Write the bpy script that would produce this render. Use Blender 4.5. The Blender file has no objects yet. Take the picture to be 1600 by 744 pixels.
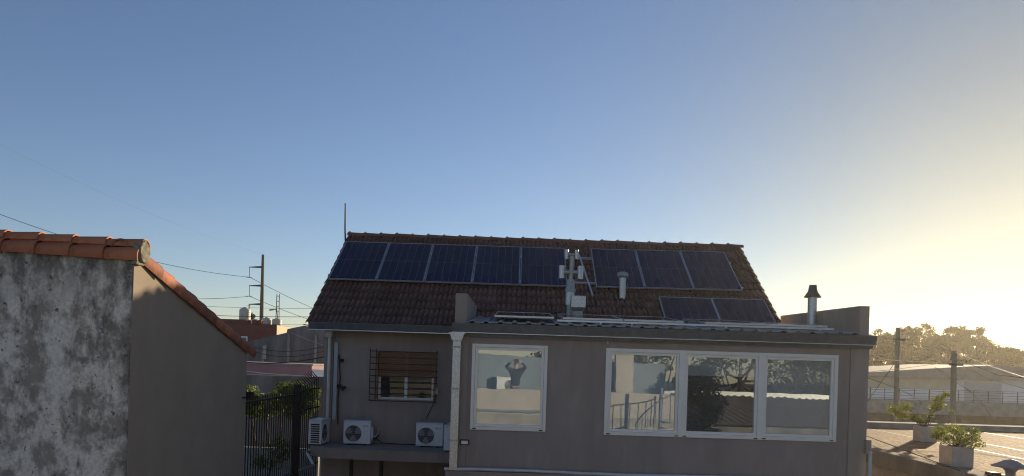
import bpy, bmesh, math, random
import numpy as np
from mathutils import Vector, Matrix
R = math.radians
S = bpy.context.scene
COL = S.collection
rng = random.Random(7)

# ------------------------------------------------------------------ camera, sky, sun, exposure
CZ = 5.0
F_PX, ROLL = 1110.0, R(1.8)
cam_d = bpy.data.cameras.new('camera'); cam = bpy.data.objects.new('camera', cam_d); COL.objects.link(cam)
cam.location = (0, 0, CZ); cam.rotation_euler = (R(90), -ROLL, 0)
cam_d.sensor_width = 36; cam_d.lens = 36 * F_PX / 1600
cam_d.shift_x = -6 / 1600; cam_d.shift_y = 191 / 1600
cam_d.clip_start = 0.05; cam_d.clip_end = 4000
S.camera = cam

SUN = Vector((835, 1110, 269)).normalized()
EL = math.asin(SUN.z); AZ = math.atan2(SUN.x, SUN.y)
w = bpy.data.worlds.new('World'); S.world = w; w.use_nodes = True
nt = w.node_tree
sky = nt.nodes.new('ShaderNodeTexSky'); sky.sky_type = 'NISHITA'; sky.sun_disc = False
sky.sun_elevation = EL; sky.sun_rotation = AZ
sky.altitude = 0; sky.air_density = 0.93; sky.dust_density = 0.014; sky.ozone_density = 2.0
bg = nt.nodes['Background']; bg.inputs['Strength'].default_value = 0.07
wb = nt.nodes.new('ShaderNodeMix'); wb.data_type = 'RGBA'; wb.blend_type = 'MULTIPLY'; wb.inputs[0].default_value = 1.0   # white balance of the phone
wb.inputs[7].default_value = (1.03, 0.985, 1.10, 1)
nt.links.new(sky.outputs['Color'], wb.inputs[6])
# warm evening aureole: aerosol reddens the skylight smoothly towards the sun, all round it
wtc = nt.nodes.new('ShaderNodeTexCoord'); dp = nt.nodes.new('ShaderNodeVectorMath'); dp.operation = 'DOT_PRODUCT'; dp.inputs[1].default_value = SUN
nt.links.new(wtc.outputs['Generated'], dp.inputs[0])
mxz = nt.nodes.new('ShaderNodeMath'); mxz.operation = 'MAXIMUM'; mxz.inputs[1].default_value = 0.0; nt.links.new(dp.outputs['Value'], mxz.inputs[0])
pw = nt.nodes.new('ShaderNodeMath'); pw.operation = 'POWER'; pw.inputs[1].default_value = 12.0; nt.links.new(mxz.outputs[0], pw.inputs[0])
au = nt.nodes.new('ShaderNodeMix'); au.data_type = 'RGBA'; au.blend_type = 'MULTIPLY'; au.inputs[7].default_value = (0.98, 0.78, 0.52, 1)
nt.links.new(pw.outputs[0], au.inputs[0]); nt.links.new(wb.outputs[2], au.inputs[6]); nt.links.new(au.outputs[2], bg.inputs['Color'])
sl = bpy.data.lights.new('sun', 'SUN'); sl.energy = 4.4; sl.angle = R(0.5); sl.color = (1.0, 0.80, 0.52)
so = bpy.data.objects.new('sun', sl); COL.objects.link(so)
so.rotation_euler = SUN.to_track_quat('Z', 'Y').to_euler(); so.location = SUN * 60
S.view_settings.view_transform = 'Standard'; S.view_settings.look = 'None'
S.view_settings.gamma = 1; S.view_settings.exposure = 0.78
S.render.engine = 'CYCLES'
S.cycles.max_bounces = 8; S.cycles.transparent_max_bounces = 12
S.cycles.use_denoising = True; S.cycles.filter_width = 1.1


def at(px, py, Y):
    """world point at depth Y seen at pixel (px, py) of the 1600 x 744 photograph"""
    dx = px - 806; dy = 563 - py
    u = dx * math.cos(ROLL) - dy * math.sin(ROLL); v = dx * math.sin(ROLL) + dy * math.cos(ROLL)
    return Vector((u * Y / F_PX, Y, CZ + v * Y / F_PX))


# ------------------------------------------------------------------ materials
MATS = {}


def M(name, c1, c2=None, scale=5.0, rough=0.75, metal=0.0, bump=0.0, bscale=40.0, rnd=0.0, spec=0.4, stretch=(1, 1, 1), contrast=(0.35, 0.65), c3=None, scale3=60.0, c3at=(0.6, 0.68), coat=0.0, trans=0.0, streak=None):
    m = bpy.data.materials.new(name); m.use_nodes = True; t = m.node_tree; N = t.nodes; L = t.links
    p = N['Principled BSDF']
    p.inputs['Roughness'].default_value = rough; p.inputs['Metallic'].default_value = metal
    p.inputs['Specular IOR Level'].default_value = spec; p.inputs['Coat Weight'].default_value = coat
    tc = N.new('ShaderNodeTexCoord'); mp = N.new('ShaderNodeMapping'); mp.inputs['Scale'].default_value = stretch
    L.new(tc.outputs['Object'], mp.inputs['Vector'])
    c2 = c2 or tuple(x * 0.8 for x in c1)
    n = N.new('ShaderNodeTexNoise'); n.inputs['Scale'].default_value = scale; n.inputs['Detail'].default_value = 8
    n.inputs['Roughness'].default_value = 0.62
    L.new(mp.outputs[0], n.inputs['Vector'])
    r = N.new('ShaderNodeValToRGB'); r.color_ramp.elements[0].position = contrast[0]; r.color_ramp.elements[1].position = contrast[1]
    r.color_ramp.elements[0].color = (*c2, 1); r.color_ramp.elements[1].color = (*c1, 1)
    L.new(n.outputs['Fac'], r.inputs['Fac'])
    col = r.outputs['Color']
    if c3:
        n3 = N.new('ShaderNodeTexNoise'); n3.inputs['Scale'].default_value = scale3; n3.inputs['Detail'].default_value = 4
        L.new(mp.outputs[0], n3.inputs['Vector'])
        r3 = N.new('ShaderNodeValToRGB'); r3.color_ramp.elements[0].position = c3at[0]; r3.color_ramp.elements[1].position = c3at[1]
        L.new(n3.outputs['Fac'], r3.inputs['Fac'])
        mx = N.new('ShaderNodeMix'); mx.data_type = 'RGBA'
        L.new(r3.outputs['Color'], mx.inputs[0]); L.new(col, mx.inputs[6]); mx.inputs[7].default_value = (*c3, 1)
        col = mx.outputs[2]
    if streak:
        for sc_, st_, (lo, hi) in ((5.0, (1, 1, .06), (.52, .72)), (1.1, (1, 1, .5), (.50, .75)), (14.0, (1, 1, 1), (.64, .80))):
            m4 = N.new('ShaderNodeMapping'); m4.inputs['Scale'].default_value = st_; L.new(tc.outputs['Object'], m4.inputs['Vector'])
            n4 = N.new('ShaderNodeTexNoise'); n4.inputs['Scale'].default_value = sc_; n4.inputs['Detail'].default_value = 7; L.new(m4.outputs[0], n4.inputs['Vector'])
            r4 = N.new('ShaderNodeMapRange'); r4.inputs['From Min'].default_value = lo; r4.inputs['From Max'].default_value = hi; r4.inputs['To Max'].default_value = streak
            L.new(n4.outputs['Fac'], r4.inputs['Value'])
            x4 = N.new('ShaderNodeMix'); x4.data_type = 'RGBA'; L.new(r4.outputs[0], x4.inputs[0]); L.new(col, x4.inputs[6]); x4.inputs[7].default_value = (c2[0] * .45, c2[1] * .45, c2[2] * .45, 1)
            col = x4.outputs[2]
    if rnd:
        oi = N.new('ShaderNodeObjectInfo'); mr = N.new('ShaderNodeMapRange')
        mr.inputs['To Min'].default_value = 1 - rnd; mr.inputs['To Max'].default_value = 1 + rnd
        L.new(oi.outputs['Random'], mr.inputs['Value'])
        hs = N.new('ShaderNodeHueSaturation'); L.new(mr.outputs[0], hs.inputs['Value']); L.new(col, hs.inputs['Color'])
        col = hs.outputs['Color']
    L.new(col, p.inputs['Base Color'])
    if bump:
        nb = N.new('ShaderNodeTexNoise'); nb.inputs['Scale'].default_value = bscale; nb.inputs['Detail'].default_value = 5
        L.new(mp.outputs[0], nb.inputs['Vector'])
        b = N.new('ShaderNodeBump'); b.inputs['Strength'].default_value = bump; b.inputs['Distance'].default_value = 0.02
        L.new(nb.outputs['Fac'], b.inputs['Height']); L.new(b.outputs['Normal'], p.inputs['Normal'])
    if trans:
        tr = N.new('ShaderNodeBsdfTranslucent'); L.new(col, tr.inputs['Color'])
        ms = N.new('ShaderNodeMixShader'); ms.inputs[0].default_value = trans
        L.new(p.outputs[0], ms.inputs[1]); L.new(tr.outputs[0], ms.inputs[2])
        L.new(ms.outputs[0], N['Material Output'].inputs['Surface'])
    MATS[name] = m
    return m


def glass_mat(name, refl, tint=(0.8, 0.85, 0.85), rtint=(0.84, 0.92, 1.0), veil=0.07):
    """coated window glass: part mirror, part see-through"""
    m = bpy.data.materials.new(name); m.use_nodes = True; t = m.node_tree; N = t.nodes; L = t.links
    N.remove(N['Principled BSDF'])
    g = N.new('ShaderNodeBsdfGlossy'); g.inputs['Roughness'].default_value = 0.0; g.inputs['Color'].default_value = (*rtint, 1)
    tr = N.new('ShaderNodeBsdfTransparent'); tr.inputs['Color'].default_value = (*tint, 1)
    fr = N.new('ShaderNodeFresnel'); fr.inputs['IOR'].default_value = 1.5
    ad = N.new('ShaderNodeMath'); ad.operation = 'ADD'; ad.use_clamp = True; ad.inputs[1].default_value = refl
    L.new(fr.outputs[0], ad.inputs[0])
    tc = N.new('ShaderNodeTexCoord'); nz = N.new('ShaderNodeTexNoise'); nz.inputs['Scale'].default_value = 1.3
    L.new(tc.outputs['Object'], nz.inputs['Vector'])
    bp = N.new('ShaderNodeBump'); bp.inputs['Strength'].default_value = 0.05; bp.inputs['Distance'].default_value = 0.02
    L.new(nz.outputs['Fac'], bp.inputs['Height']); L.new(bp.outputs[0], g.inputs['Normal'])
    ms = N.new('ShaderNodeMixShader'); L.new(ad.outputs[0], ms.inputs[0]); L.new(tr.outputs[0], ms.inputs[1]); L.new(g.outputs[0], ms.inputs[2])
    df = N.new('ShaderNodeBsdfDiffuse'); df.inputs['Color'].default_value = (.6, .62, .64, 1)  # pale diffuse layer: milky haze of the panes put into the glass colour
    dn = N.new('ShaderNodeTexNoise'); dn.inputs['Scale'].default_value = 2.2; dn.inputs['Detail'].default_value = 8; L.new(tc.outputs['Object'], dn.inputs['Vector'])
    dr = N.new('ShaderNodeMapRange'); dr.inputs['From Min'].default_value = .3; dr.inputs['From Max'].default_value = .75; dr.inputs['To Min'].default_value = veil * .4; dr.inputs['To Max'].default_value = veil * 1.8
    L.new(dn.outputs['Fac'], dr.inputs['Value'])
    m2 = N.new('ShaderNodeMixShader'); L.new(dr.outputs[0], m2.inputs[0]); L.new(ms.outputs[0], m2.inputs[1]); L.new(df.outputs[0], m2.inputs[2])
    L.new(m2.outputs[0], N['Material Output'].inputs['Surface'])
    return m


m_stucco = M('grey_brown_stucco', (0.345, 0.285, 0.250), (0.290, 0.240, 0.211), 1.6, 0.9, bump=0.25, bscale=120, c3=(0.385, 0.32, 0.285), scale3=4.5, c3at=(0.55, 0.78), stretch=(1, 1, 0.3), streak=0.13)
m_tile = M('weathered_roof_tile', (0.185, 0.088, 0.065), (0.074, 0.045, 0.039), 3.0, 0.85, bump=0.3, bscale=60, rnd=0.28, c3=(0.30, 0.25, 0.21), scale3=22, c3at=(0.66, 0.74))
m_ridge = M('weathered_ridge_tile', (0.24, 0.10, 0.065), (0.11, 0.055, 0.045), 4.0, 0.85, bump=0.3, rnd=0.2)
m_terra = M('terracotta_barrel_tile', (0.42, 0.150, 0.062), (0.27, 0.088, 0.042), 4.0, 0.7, bump=0.25, bscale=70, rnd=0.16, c3=(0.20, 0.07, 0.04), scale3=11, c3at=(0.60, 0.78))
m_terra2 = M('lichen_barrel_tile', (0.36, 0.125, 0.066), (0.20, 0.068, 0.042), 5.0, 0.8, bump=0.3, bscale=60, rnd=0.35, c3=(0.30, 0.20, 0.16), scale3=14, c3at=(0.60, 0.72))
m_mortar = M('grey_mortar', (0.34, 0.31, 0.24), (0.10, 0.09, 0.07), 28, 0.95, bump=0.8, bscale=90)
m_plaster = M('plain_grey_plaster', (0.30, 0.245, 0.19), (0.27, 0.22, 0.17), 1.8, 0.9, bump=0.2, bscale=90, c3=(0.245, 0.20, 0.16), scale3=5, c3at=(0.60, 0.85), streak=0.10)
m_white = M('white_aluminium', (0.86, 0.81, 0.73), (0.80, 0.76, 0.68), 4, 0.45)
m_acw = M('white_enamel', (0.76, 0.77, 0.78), (0.68, 0.69, 0.70), 6, 0.45)
m_black = M('black_rubber', (0.015, 0.015, 0.016), (0.01, 0.01, 0.01), 5, 0.6)
m_iron = M('dark_painted_iron', (0.030, 0.018, 0.016), (0.018, 0.013, 0.012), 12, 0.6)
m_galv = M('galvanised_steel', (0.60, 0.61, 0.60), (0.36, 0.37, 0.37), 40, 0.42, metal=0.75, bump=0.1)
m_galv2 = M('dull_galvanised_steel', (0.40, 0.42, 0.41), (0.22, 0.235, 0.235), 30, 0.5, metal=0.6, bump=0.15)
m_alu = M('anodised_aluminium', (0.62, 0.63, 0.65), (0.54, 0.55, 0.57), 8, 0.38, metal=0.7)
m_gutter = M('grey_painted_gutter', (0.115, 0.13, 0.15), (0.08, 0.092, 0.108), 9, 0.45, metal=0.3)
m_sheet = M('grey_metal_roof_sheet', (0.24, 0.25, 0.26), (0.17, 0.18, 0.19), 4, 0.4, metal=0.5)
m_cell = M('silicon_cell', (0.006, 0.012, 0.040), (0.004, 0.009, 0.030), 1.3, 0.12, spec=0.2, rnd=0.2)
m_back = M('panel_backsheet', (0.10, 0.11, 0.14), (0.09, 0.10, 0.13), 3, 0.3)
m_wood = M('brown_shutter_wood', (0.32, 0.16, 0.085), (0.20, 0.095, 0.052), 3, 0.6, stretch=(1, 10, 30), rnd=0.15)
m_blind = M('pale_roller_blind', (0.82, 0.83, 0.84), (0.78, 0.79, 0.80), 3, 0.9)
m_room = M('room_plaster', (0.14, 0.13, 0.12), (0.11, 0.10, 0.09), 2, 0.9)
m_chairw = M('varnished_wood', (0.36, 0.19, 0.08), (0.26, 0.13, 0.05), 6, 0.5)
m_pvc = M('white_pvc_pipe', (0.62, 0.62, 0.60), (0.50, 0.50, 0.48), 5, 0.45)
m_ducting = M('pale_blue_duct', (0.42, 0.47, 0.50), (0.36, 0.40, 0.43), 5, 0.5)
m_conc = M('rough_concrete', (0.36, 0.34, 0.31), (0.22, 0.21, 0.19), 2.4, 0.95, bump=0.4, bscale=50)
m_conc2 = M('stained_concrete', (0.22, 0.21, 0.205), (0.09, 0.09, 0.09), 1.1, 0.95, bump=0.3, bscale=30, stretch=(1, 1, 0.35))
m_pink = M('pink_wall_paint', (0.33, 0.19, 0.205), (0.28, 0.165, 0.18), 2, 0.9)
m_brick = M('red_brick', (0.21, 0.062, 0.045), (0.14, 0.045, 0.035), 5, 0.9, bump=0.3)
m_cream = M('cream_wall_colour', (0.62, 0.55, 0.40), (0.54, 0.48, 0.35), 1.5, 0.9)
m_whitew = M('white_wall_paint', (0.85, 0.85, 0.84), (0.76, 0.76, 0.75), 1.0, 0.9)
m_tank = M('cream_water_tank', (0.60, 0.55, 0.46), (0.52, 0.48, 0.40), 3, 0.5)
m_greyroof = M('grey_fibre_roof', (0.30, 0.29, 0.28), (0.22, 0.215, 0.21), 3, 0.8)
m_pole = M('concrete_pole', (0.20, 0.185, 0.17), (0.15, 0.14, 0.13), 4, 0.9)
m_steel = M('dark_steel', (0.045, 0.038, 0.036), (0.03, 0.026, 0.026), 4, 0.7)
m_wire = M('weathered_cable', (0.05, 0.05, 0.05), (0.035, 0.035, 0.035), 10, 0.85, spec=0.1)
m_leaf = M('sunlit_leaf', (0.16, 0.205, 0.040), (0.08, 0.115, 0.024), 3, 0.55, rnd=0, trans=0.45)
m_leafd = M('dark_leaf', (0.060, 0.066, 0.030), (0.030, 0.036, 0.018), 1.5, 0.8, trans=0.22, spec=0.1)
m_leafy = M('yellow_green_leaf', (0.30, 0.32, 0.055), (0.15, 0.19, 0.035), 4, 0.5, trans=0.55)
m_nearblack = M('near_black_needle', (0.009, 0.012, 0.006), (0.005, 0.007, 0.004), 3, 0.9, spec=0.1)  # near black so the tree mirrors as darkness in the middle pane
m_bark = M('tree_bark', (0.10, 0.075, 0.055), (0.06, 0.045, 0.035), 9, 0.95, bump=0.5)
m_soil = M('dark_soil', (0.06, 0.045, 0.035), (0.035, 0.028, 0.022), 20, 1.0)
m_ground = M('dusty_ground', (0.16, 0.14, 0.115), (0.10, 0.09, 0.075), 0.25, 0.95, bump=0.3, bscale=3)
m_beige = M('beige_render', (0.44, 0.40, 0.365), (0.41, 0.37, 0.34), 1.5, 0.9)
m_bluew = M('blue_grey_render', (0.20, 0.24, 0.28), (0.17, 0.205, 0.24), 1.5, 0.9)
m_skin = M('skin', (0.52, 0.31, 0.22), (0.47, 0.27, 0.19), 8, 0.55)
m_navy = M('dark_navy_jersey', (0.022, 0.025, 0.034), (0.016, 0.018, 0.026), 14, 0.9)
m_jean = M('grey_trouser_cloth', (0.16, 0.17, 0.19), (0.12, 0.13, 0.15), 14, 0.9)
m_hair = M('dark_hair', (0.02, 0.014, 0.01), (0.012, 0.009, 0.007), 30, 0.6)
m_phone = M('black_phone', (0.01, 0.01, 0.012), (0.01, 0.01, 0.012), 5, 0.25)
m_corr = M('weathered_corrugated_roof', (0.24, 0.19, 0.15), (0.15, 0.12, 0.10), 3, 0.75)
m_vent = M('grey_vent_paint', (0.30, 0.30, 0.31), (0.21, 0.21, 0.22), 9, 0.6)
m_blackcap = M('sooty_cowl', (0.13, 0.11, 0.10), (0.07, 0.06, 0.055), 12, 0.7)
m_logo = M('grey_logo_print', (0.12, 0.12, 0.14), (0.12, 0.12, 0.14), 5, 0.5)
m_glass = glass_mat('mirror_coated_glass', 0.17, (0.92, 0.95, 0.95))
m_glass2 = glass_mat('plain_window_glass', 0.0, (0.14, 0.17, 0.17))


def weathered_wall():
    m = bpy.data.materials.new('weathered_cement_wall'); m.use_nodes = True; t = m.node_tree; N = t.nodes; L = t.links
    p = N['Principled BSDF']; p.inputs['Roughness'].default_value = 0.95; p.inputs['Specular IOR Level'].default_value = 0.15
    tc = N.new('ShaderNodeTexCoord')

    def noise(scale, detail, stretch, rough=0.6, dist=0.0):
        mp = N.new('ShaderNodeMapping'); mp.inputs['Scale'].default_value = stretch; L.new(tc.outputs['Object'], mp.inputs['Vector'])
        n = N.new('ShaderNodeTexNoise'); n.inputs['Scale'].default_value = scale; n.inputs['Detail'].default_value = detail
        n.inputs['Roughness'].default_value = rough; n.inputs['Distortion'].default_value = dist
        L.new(mp.outputs[0], n.inputs['Vector']); return n.outputs['Fac']

    def ramp(f, a, b, ca=(0, 0, 0), cb=(1, 1, 1)):
        r = N.new('ShaderNodeValToRGB'); r.color_ramp.elements[0].position = a; r.color_ramp.elements[1].position = b
        r.color_ramp.elements[0].color = (*ca, 1); r.color_ramp.elements[1].color = (*cb, 1); L.new(f, r.inputs['Fac']); return r.outputs['Color']

    def mix(f, a, b):
        x = N.new('ShaderNodeMix'); x.data_type = 'RGBA'; L.new(f, x.inputs[0])
        for i, c in ((6, a), (7, b)):
            if isinstance(c, tuple): x.inputs[i].default_value = (*c, 1)
            else: L.new(c, x.inputs[i])
        return x.outputs[2]
    base = ramp(noise(5, 10, (1, 1, 0.8), 0.7), 0.35, 0.7, (0.23, 0.20, 0.17), (0.37, 0.325, 0.28))
    patches = ramp(noise(3.3, 13, (1.1, 1, 0.75), 0.70, 0.15), 0.44, 0.545)
    fine = ramp(noise(26, 6, (1, 1, 1), 0.7), 0.3, 0.62, (0.48, 0.44, 0.39), (0.76, 0.70, 0.62))
    c = mix(patches, base, fine)
    grime = ramp(noise(3.2, 10, (1.6, 1, 0.55), 0.7), 0.56, 0.70)
    c = mix(grime, c, (0.12, 0.112, 0.104))
    speck = ramp(noise(38, 3, (1, 1, 1), 0.5), 0.66, 0.72)
    c = mix(speck, c, (0.09, 0.083, 0.076))
    pits = ramp(noise(17, 2, (1, 1, 1), 0.4), 0.69, 0.74)
    c = mix(pits, c, (0.17, 0.155, 0.14))
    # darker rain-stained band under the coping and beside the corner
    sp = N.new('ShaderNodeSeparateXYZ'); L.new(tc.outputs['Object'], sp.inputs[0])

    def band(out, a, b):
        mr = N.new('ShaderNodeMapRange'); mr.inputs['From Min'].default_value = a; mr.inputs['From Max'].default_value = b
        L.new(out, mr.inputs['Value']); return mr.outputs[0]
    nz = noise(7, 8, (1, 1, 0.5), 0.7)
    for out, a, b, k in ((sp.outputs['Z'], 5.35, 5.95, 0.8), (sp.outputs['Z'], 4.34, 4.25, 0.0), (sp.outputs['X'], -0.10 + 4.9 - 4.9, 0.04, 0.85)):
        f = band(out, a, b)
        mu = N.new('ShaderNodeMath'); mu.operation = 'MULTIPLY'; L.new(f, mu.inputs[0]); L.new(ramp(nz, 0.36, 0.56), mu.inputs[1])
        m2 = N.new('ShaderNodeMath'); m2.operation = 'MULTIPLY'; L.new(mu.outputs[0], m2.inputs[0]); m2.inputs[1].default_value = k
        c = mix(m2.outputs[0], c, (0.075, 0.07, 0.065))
    L.new(c, p.inputs['Base Color'])
    b = N.new('ShaderNodeBump'); b.inputs['Strength'].default_value = 0.6; b.inputs['Distance'].default_value = 0.012
    hs_ = N.new('ShaderNodeMath'); hs_.operation = 'MULTIPLY_ADD'; hs_.inputs[1].default_value = 0.8
    L.new(patches, hs_.inputs[0]); L.new(noise(45, 8, (1, 1, 1), 0.7), hs_.inputs[2]); L.new(hs_.outputs[0], b.inputs['Height']); L.new(b.outputs[0], p.inputs['Normal'])
    return m


def paved_roof():
    m = bpy.data.materials.new('red_quarry_tile_paving'); m.use_nodes = True; t = m.node_tree; N = t.nodes; L = t.links
    p = N['Principled BSDF']; p.inputs['Roughness'].default_value = 0.85; p.inputs['Specular IOR Level'].default_value = 0.2
    tc = N.new('ShaderNodeTexCoord')
    b = N.new('ShaderNodeTexBrick'); b.offset = 0.0; b.inputs['Scale'].default_value = 1.0
    b.inputs['Brick Width'].default_value = 0.3; b.inputs['Row Height'].default_value = 0.3; b.inputs['Mortar Size'].default_value = 0.014
    b.inputs['Color1'].default_value = (0.42, 0.20, 0.085, 1); b.inputs['Color2'].default_value = (0.22, 0.105, 0.052, 1); b.inputs['Mortar'].default_value = (0.07, 0.055, 0.045, 1)
    L.new(tc.outputs['Object'], b.inputs['Vector'])
    n = N.new('ShaderNodeTexNoise'); n.inputs['Scale'].default_value = 1.7; n.inputs['Detail'].default_value = 9
    L.new(tc.outputs['Object'], n.inputs['Vector'])
    r = N.new('ShaderNodeValToRGB'); r.color_ramp.elements[0].position = 0.45; r.color_ramp.elements[1].position = 0.68
    L.new(n.outputs['Fac'], r.inputs['Fac'])
    x = N.new('ShaderNodeMix'); x.data_type = 'RGBA'; L.new(r.outputs[0], x.inputs[0]); L.new(b.outputs['Color'], x.inputs[6]); x.inputs[7].default_value = (0.19, 0.12, 0.07, 1)
    L.new(x.outputs[2], p.inputs['Base Color'])
    bp = N.new('ShaderNodeBump'); bp.inputs['Strength'].default_value = 1.0; bp.inputs['Distance'].default_value = 0.06
    n2 = N.new('ShaderNodeTexNoise'); n2.inputs['Scale'].default_value = 9; n2.inputs['Detail'].default_value = 8; L.new(tc.outputs['Object'], n2.inputs['Vector'])
    L.new(n2.outputs['Fac'], bp.inputs['Height']); L.new(bp.outputs[0], p.inputs['Normal'])
    return m


m_jnt = M('pale_mortar_joint', (0.55, 0.48, 0.38), (0.30, 0.24, 0.18), 6, 0.6)
m_cement = weathered_wall()
m_paving = paved_roof()


# ------------------------------------------------------------------ builders
def root_of(o):
    while o.parent: o = o.parent
    return o


def tag(o, label=None, cat=None, group=None, kind=None):
    if label: o['label'] = label
    if cat: o['category'] = cat
    if group: o['group'] = group
    if kind: o['kind'] = kind
    return o


def thing(name, label, cat, loc=(0, 0, 0), group=None):
    o = bpy.data.objects.new(name, None); COL.objects.link(o); o.location = loc; o.empty_display_size = 0.2
    return tag(o, label, cat, group)


class MB:
    """collects shapes in world coordinates; build() links them as one mesh object"""
    def __init__(s): s.v = []; s.f = []; s.sm = []

    def add(s, vs, fs, smooth=False):
        k = len(s.v); s.v += [tuple(p) for p in vs]; s.f += [tuple(i + k for i in f) for f in fs]; s.sm += [smooth] * len(fs); return s

    def box(s, x0, x1, y0, y1, z0, z1):
        vs = [(x, y, z) for z in (z0, z1) for y in (y0, y1) for x in (x0, x1)]
        return s.add(vs, [(0, 2, 3, 1), (4, 5, 7, 6), (0, 1, 5, 4), (2, 6, 7, 3), (0, 4, 6, 2), (1, 3, 7, 5)])

    def bev(s, x0, x1, y0, y1, z0, z1, b=0.01):
        bm = bmesh.new(); bmesh.ops.create_cube(bm, size=1)
        for v in bm.verts:
            v.co = Vector((x0 + (v.co.x + .5) * (x1 - x0), y0 + (v.co.y + .5) * (y1 - y0), z0 + (v.co.z + .5) * (z1 - z0)))
        bmesh.ops.bevel(bm, geom=bm.edges[:], offset=b, segments=2, affect='EDGES', profile=0.6)
        bm.verts.index_update()
        s.add([v.co for v in bm.verts], [[v.index for v in f.verts] for f in bm.faces]); bm.free(); return s

    def prism(s, pts, axis, a, b):
        """pts: polygon in the two other axes (order of x,y,z), extruded along axis from a to b"""
        def mk(p, h):
            return {'x': (h, p[0], p[1]), 'y': (p[0], h, p[1]), 'z': (p[0], p[1], h)}[axis]
        n = len(pts); vs = [mk(p, a) for p in pts] + [mk(p, b) for p in pts]
        fs = [tuple(range(n))[::-1], tuple(range(n, 2 * n))] + [(i, (i + 1) % n, n + (i + 1) % n, n + i) for i in range(n)]
        return s.add(vs, fs)

    def tube(s, pts, r, seg=8, caps=True):
        pts = [Vector(p) for p in pts]; rs = r if isinstance(r, (list, tuple)) else [r] * len(pts)
        n = len(pts); vs = []; fs = []
        t0 = (pts[1] - pts[0]).normalized()
        a = t0.orthogonal().normalized()
        for i, p in enumerate(pts):
            t = (pts[min(i + 1, n - 1)] - pts[max(i - 1, 0)]).normalized()
            a = (a - t * a.dot(t)); a = a.normalized() if a.length > 1e-6 else t.orthogonal().normalized()
            b = t.cross(a)
            for k in range(seg):
                an = 2 * math.pi * k / seg
                vs.append(p + (a * math.cos(an) + b * math.sin(an)) * rs[i])
        for i in range(n - 1):
            for k in range(seg):
                k2 = (k + 1) % seg
                fs.append((i * seg + k, i * seg + k2, (i + 1) * seg + k2, (i + 1) * seg + k))
        s.add(vs, fs, True)
        if caps:
            s.add(vs[:seg], [tuple(range(seg))[::-1]]); s.add(vs[-seg:], [tuple(range(seg))])
        return s

    def lathe(s, c, prof, seg=16):
        """prof: list of (radius, z) from bottom to top round a vertical axis at c"""
        vs = []; fs = []
        for r, z in prof:
            for k in range(seg):
                an = 2 * math.pi * k / seg; vs.append((c[0] + r * math.cos(an), c[1] + r * math.sin(an), c[2] + z))
        for i in range(len(prof) - 1):
            for k in range(seg):
                k2 = (k + 1) % seg; fs.append((i * seg + k, i * seg + k2, (i + 1) * seg + k2, (i + 1) * seg + k))
        return s.add(vs, fs, True)

    def holed(s, x0, x1, z0, z1, yf, yb, holes):
        """wall in the xz plane, front at yf, back at yb, with rectangular openings (x0,x1,z0,z1)"""
        xs = sorted({x0, x1, *[h[0] for h in holes], *[h[1] for h in holes]}); zs = sorted({z0, z1, *[h[2] for h in holes], *[h[3] for h in holes]})
        def full(i, k):
            if not (0 <= i < len(xs) - 1 and 0 <= k < len(zs) - 1): return False
            cx = (xs[i] + xs[i + 1]) / 2; cz = (zs[k] + zs[k + 1]) / 2
            return not any(h[0] < cx < h[1] and h[2] < cz < h[3] for h in holes)
        for i in range(len(xs) - 1):
            for k in range(len(zs) - 1):
                if not full(i, k): continue
                a, b, c, d = xs[i], xs[i + 1], zs[k], zs[k + 1]
                s.add([(a, yf, c), (b, yf, c), (b, yf, d), (a, yf, d)], [(0, 1, 2, 3)])
                s.add([(a, yb, c), (b, yb, c), (b, yb, d), (a, yb, d)], [(3, 2, 1, 0)])
                if not full(i - 1, k): s.add([(a, yf, c), (a, yf, d), (a, yb, d), (a, yb, c)], [(0, 1, 2, 3)])
                if not full(i + 1, k): s.add([(b, yf, c), (b, yb, c), (b, yb, d), (b, yf, d)], [(0, 1, 2, 3)])
                if not full(i, k - 1): s.add([(a, yf, c), (a, yb, c), (b, yb, c), (b, yf, c)], [(0, 1, 2, 3)])
                if not full(i, k + 1): s.add([(a, yf, d), (b, yf, d), (b, yb, d), (a, yb, d)], [(0, 1, 2, 3)])
        return s

    def mesh(s, name, mat, off=(0, 0, 0)):
        me = bpy.data.meshes.new(name)
        me.from_pydata([(x - off[0], y - off[1], z - off[2]) for x, y, z in s.v], [], s.f)
        me.polygons.foreach_set('use_smooth', s.sm); me.materials.append(mat); me.update(); return me

    def build(s, name, mat, parent=None):
        off = root_of(parent).location if parent else (0, 0, 0)
        o = bpy.data.objects.new(name, s.mesh(name, mat, off)); COL.objects.link(o)
        if parent: o.parent = parent
        return o


def lone(mb, name, mat, label, cat, base=None, group=None, kind=None):
    """a thing that is a single mesh, its origin at its base"""
    xs = [v[0] for v in mb.v]; ys = [v[1] for v in mb.v]; zs = [v[2] for v in mb.v]
    c = base or ((min(xs) + max(xs)) / 2, (min(ys) + max(ys)) / 2, min(zs))
    o = bpy.data.objects.new(name, mb.mesh(name, mat, c)); o.location = c; COL.objects.link(o)
    return tag(o, label, cat, group, kind)


def place(name, me, parent, loc, rot=(0, 0, 0), scale=(1, 1, 1)):
    """an object that shares the mesh me, given in world coordinates, under parent"""
    o = bpy.data.objects.new(name, me); COL.objects.link(o)
    if parent: o.parent = parent; o.location = Vector(loc) - root_of(parent).location
    else: o.location = loc
    o.rotation_euler = rot; o.scale = scale
    return o


def copy_tree(o, parent=None):
    c = o.copy(); COL.objects.link(c); c.parent = parent
    for ch in o.children: copy_tree(ch, c)
    return c


# ------------------------------------------------------------------ the ground
g = MB().add([(-690, -190, 0), (690, -190, 0), (690, 890, 0), (-690, 890, 0)], [(0, 1, 2, 3)])
tag(g.build('ground', m_ground), 'dusty town ground far below the roofs', kind='structure')

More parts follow.
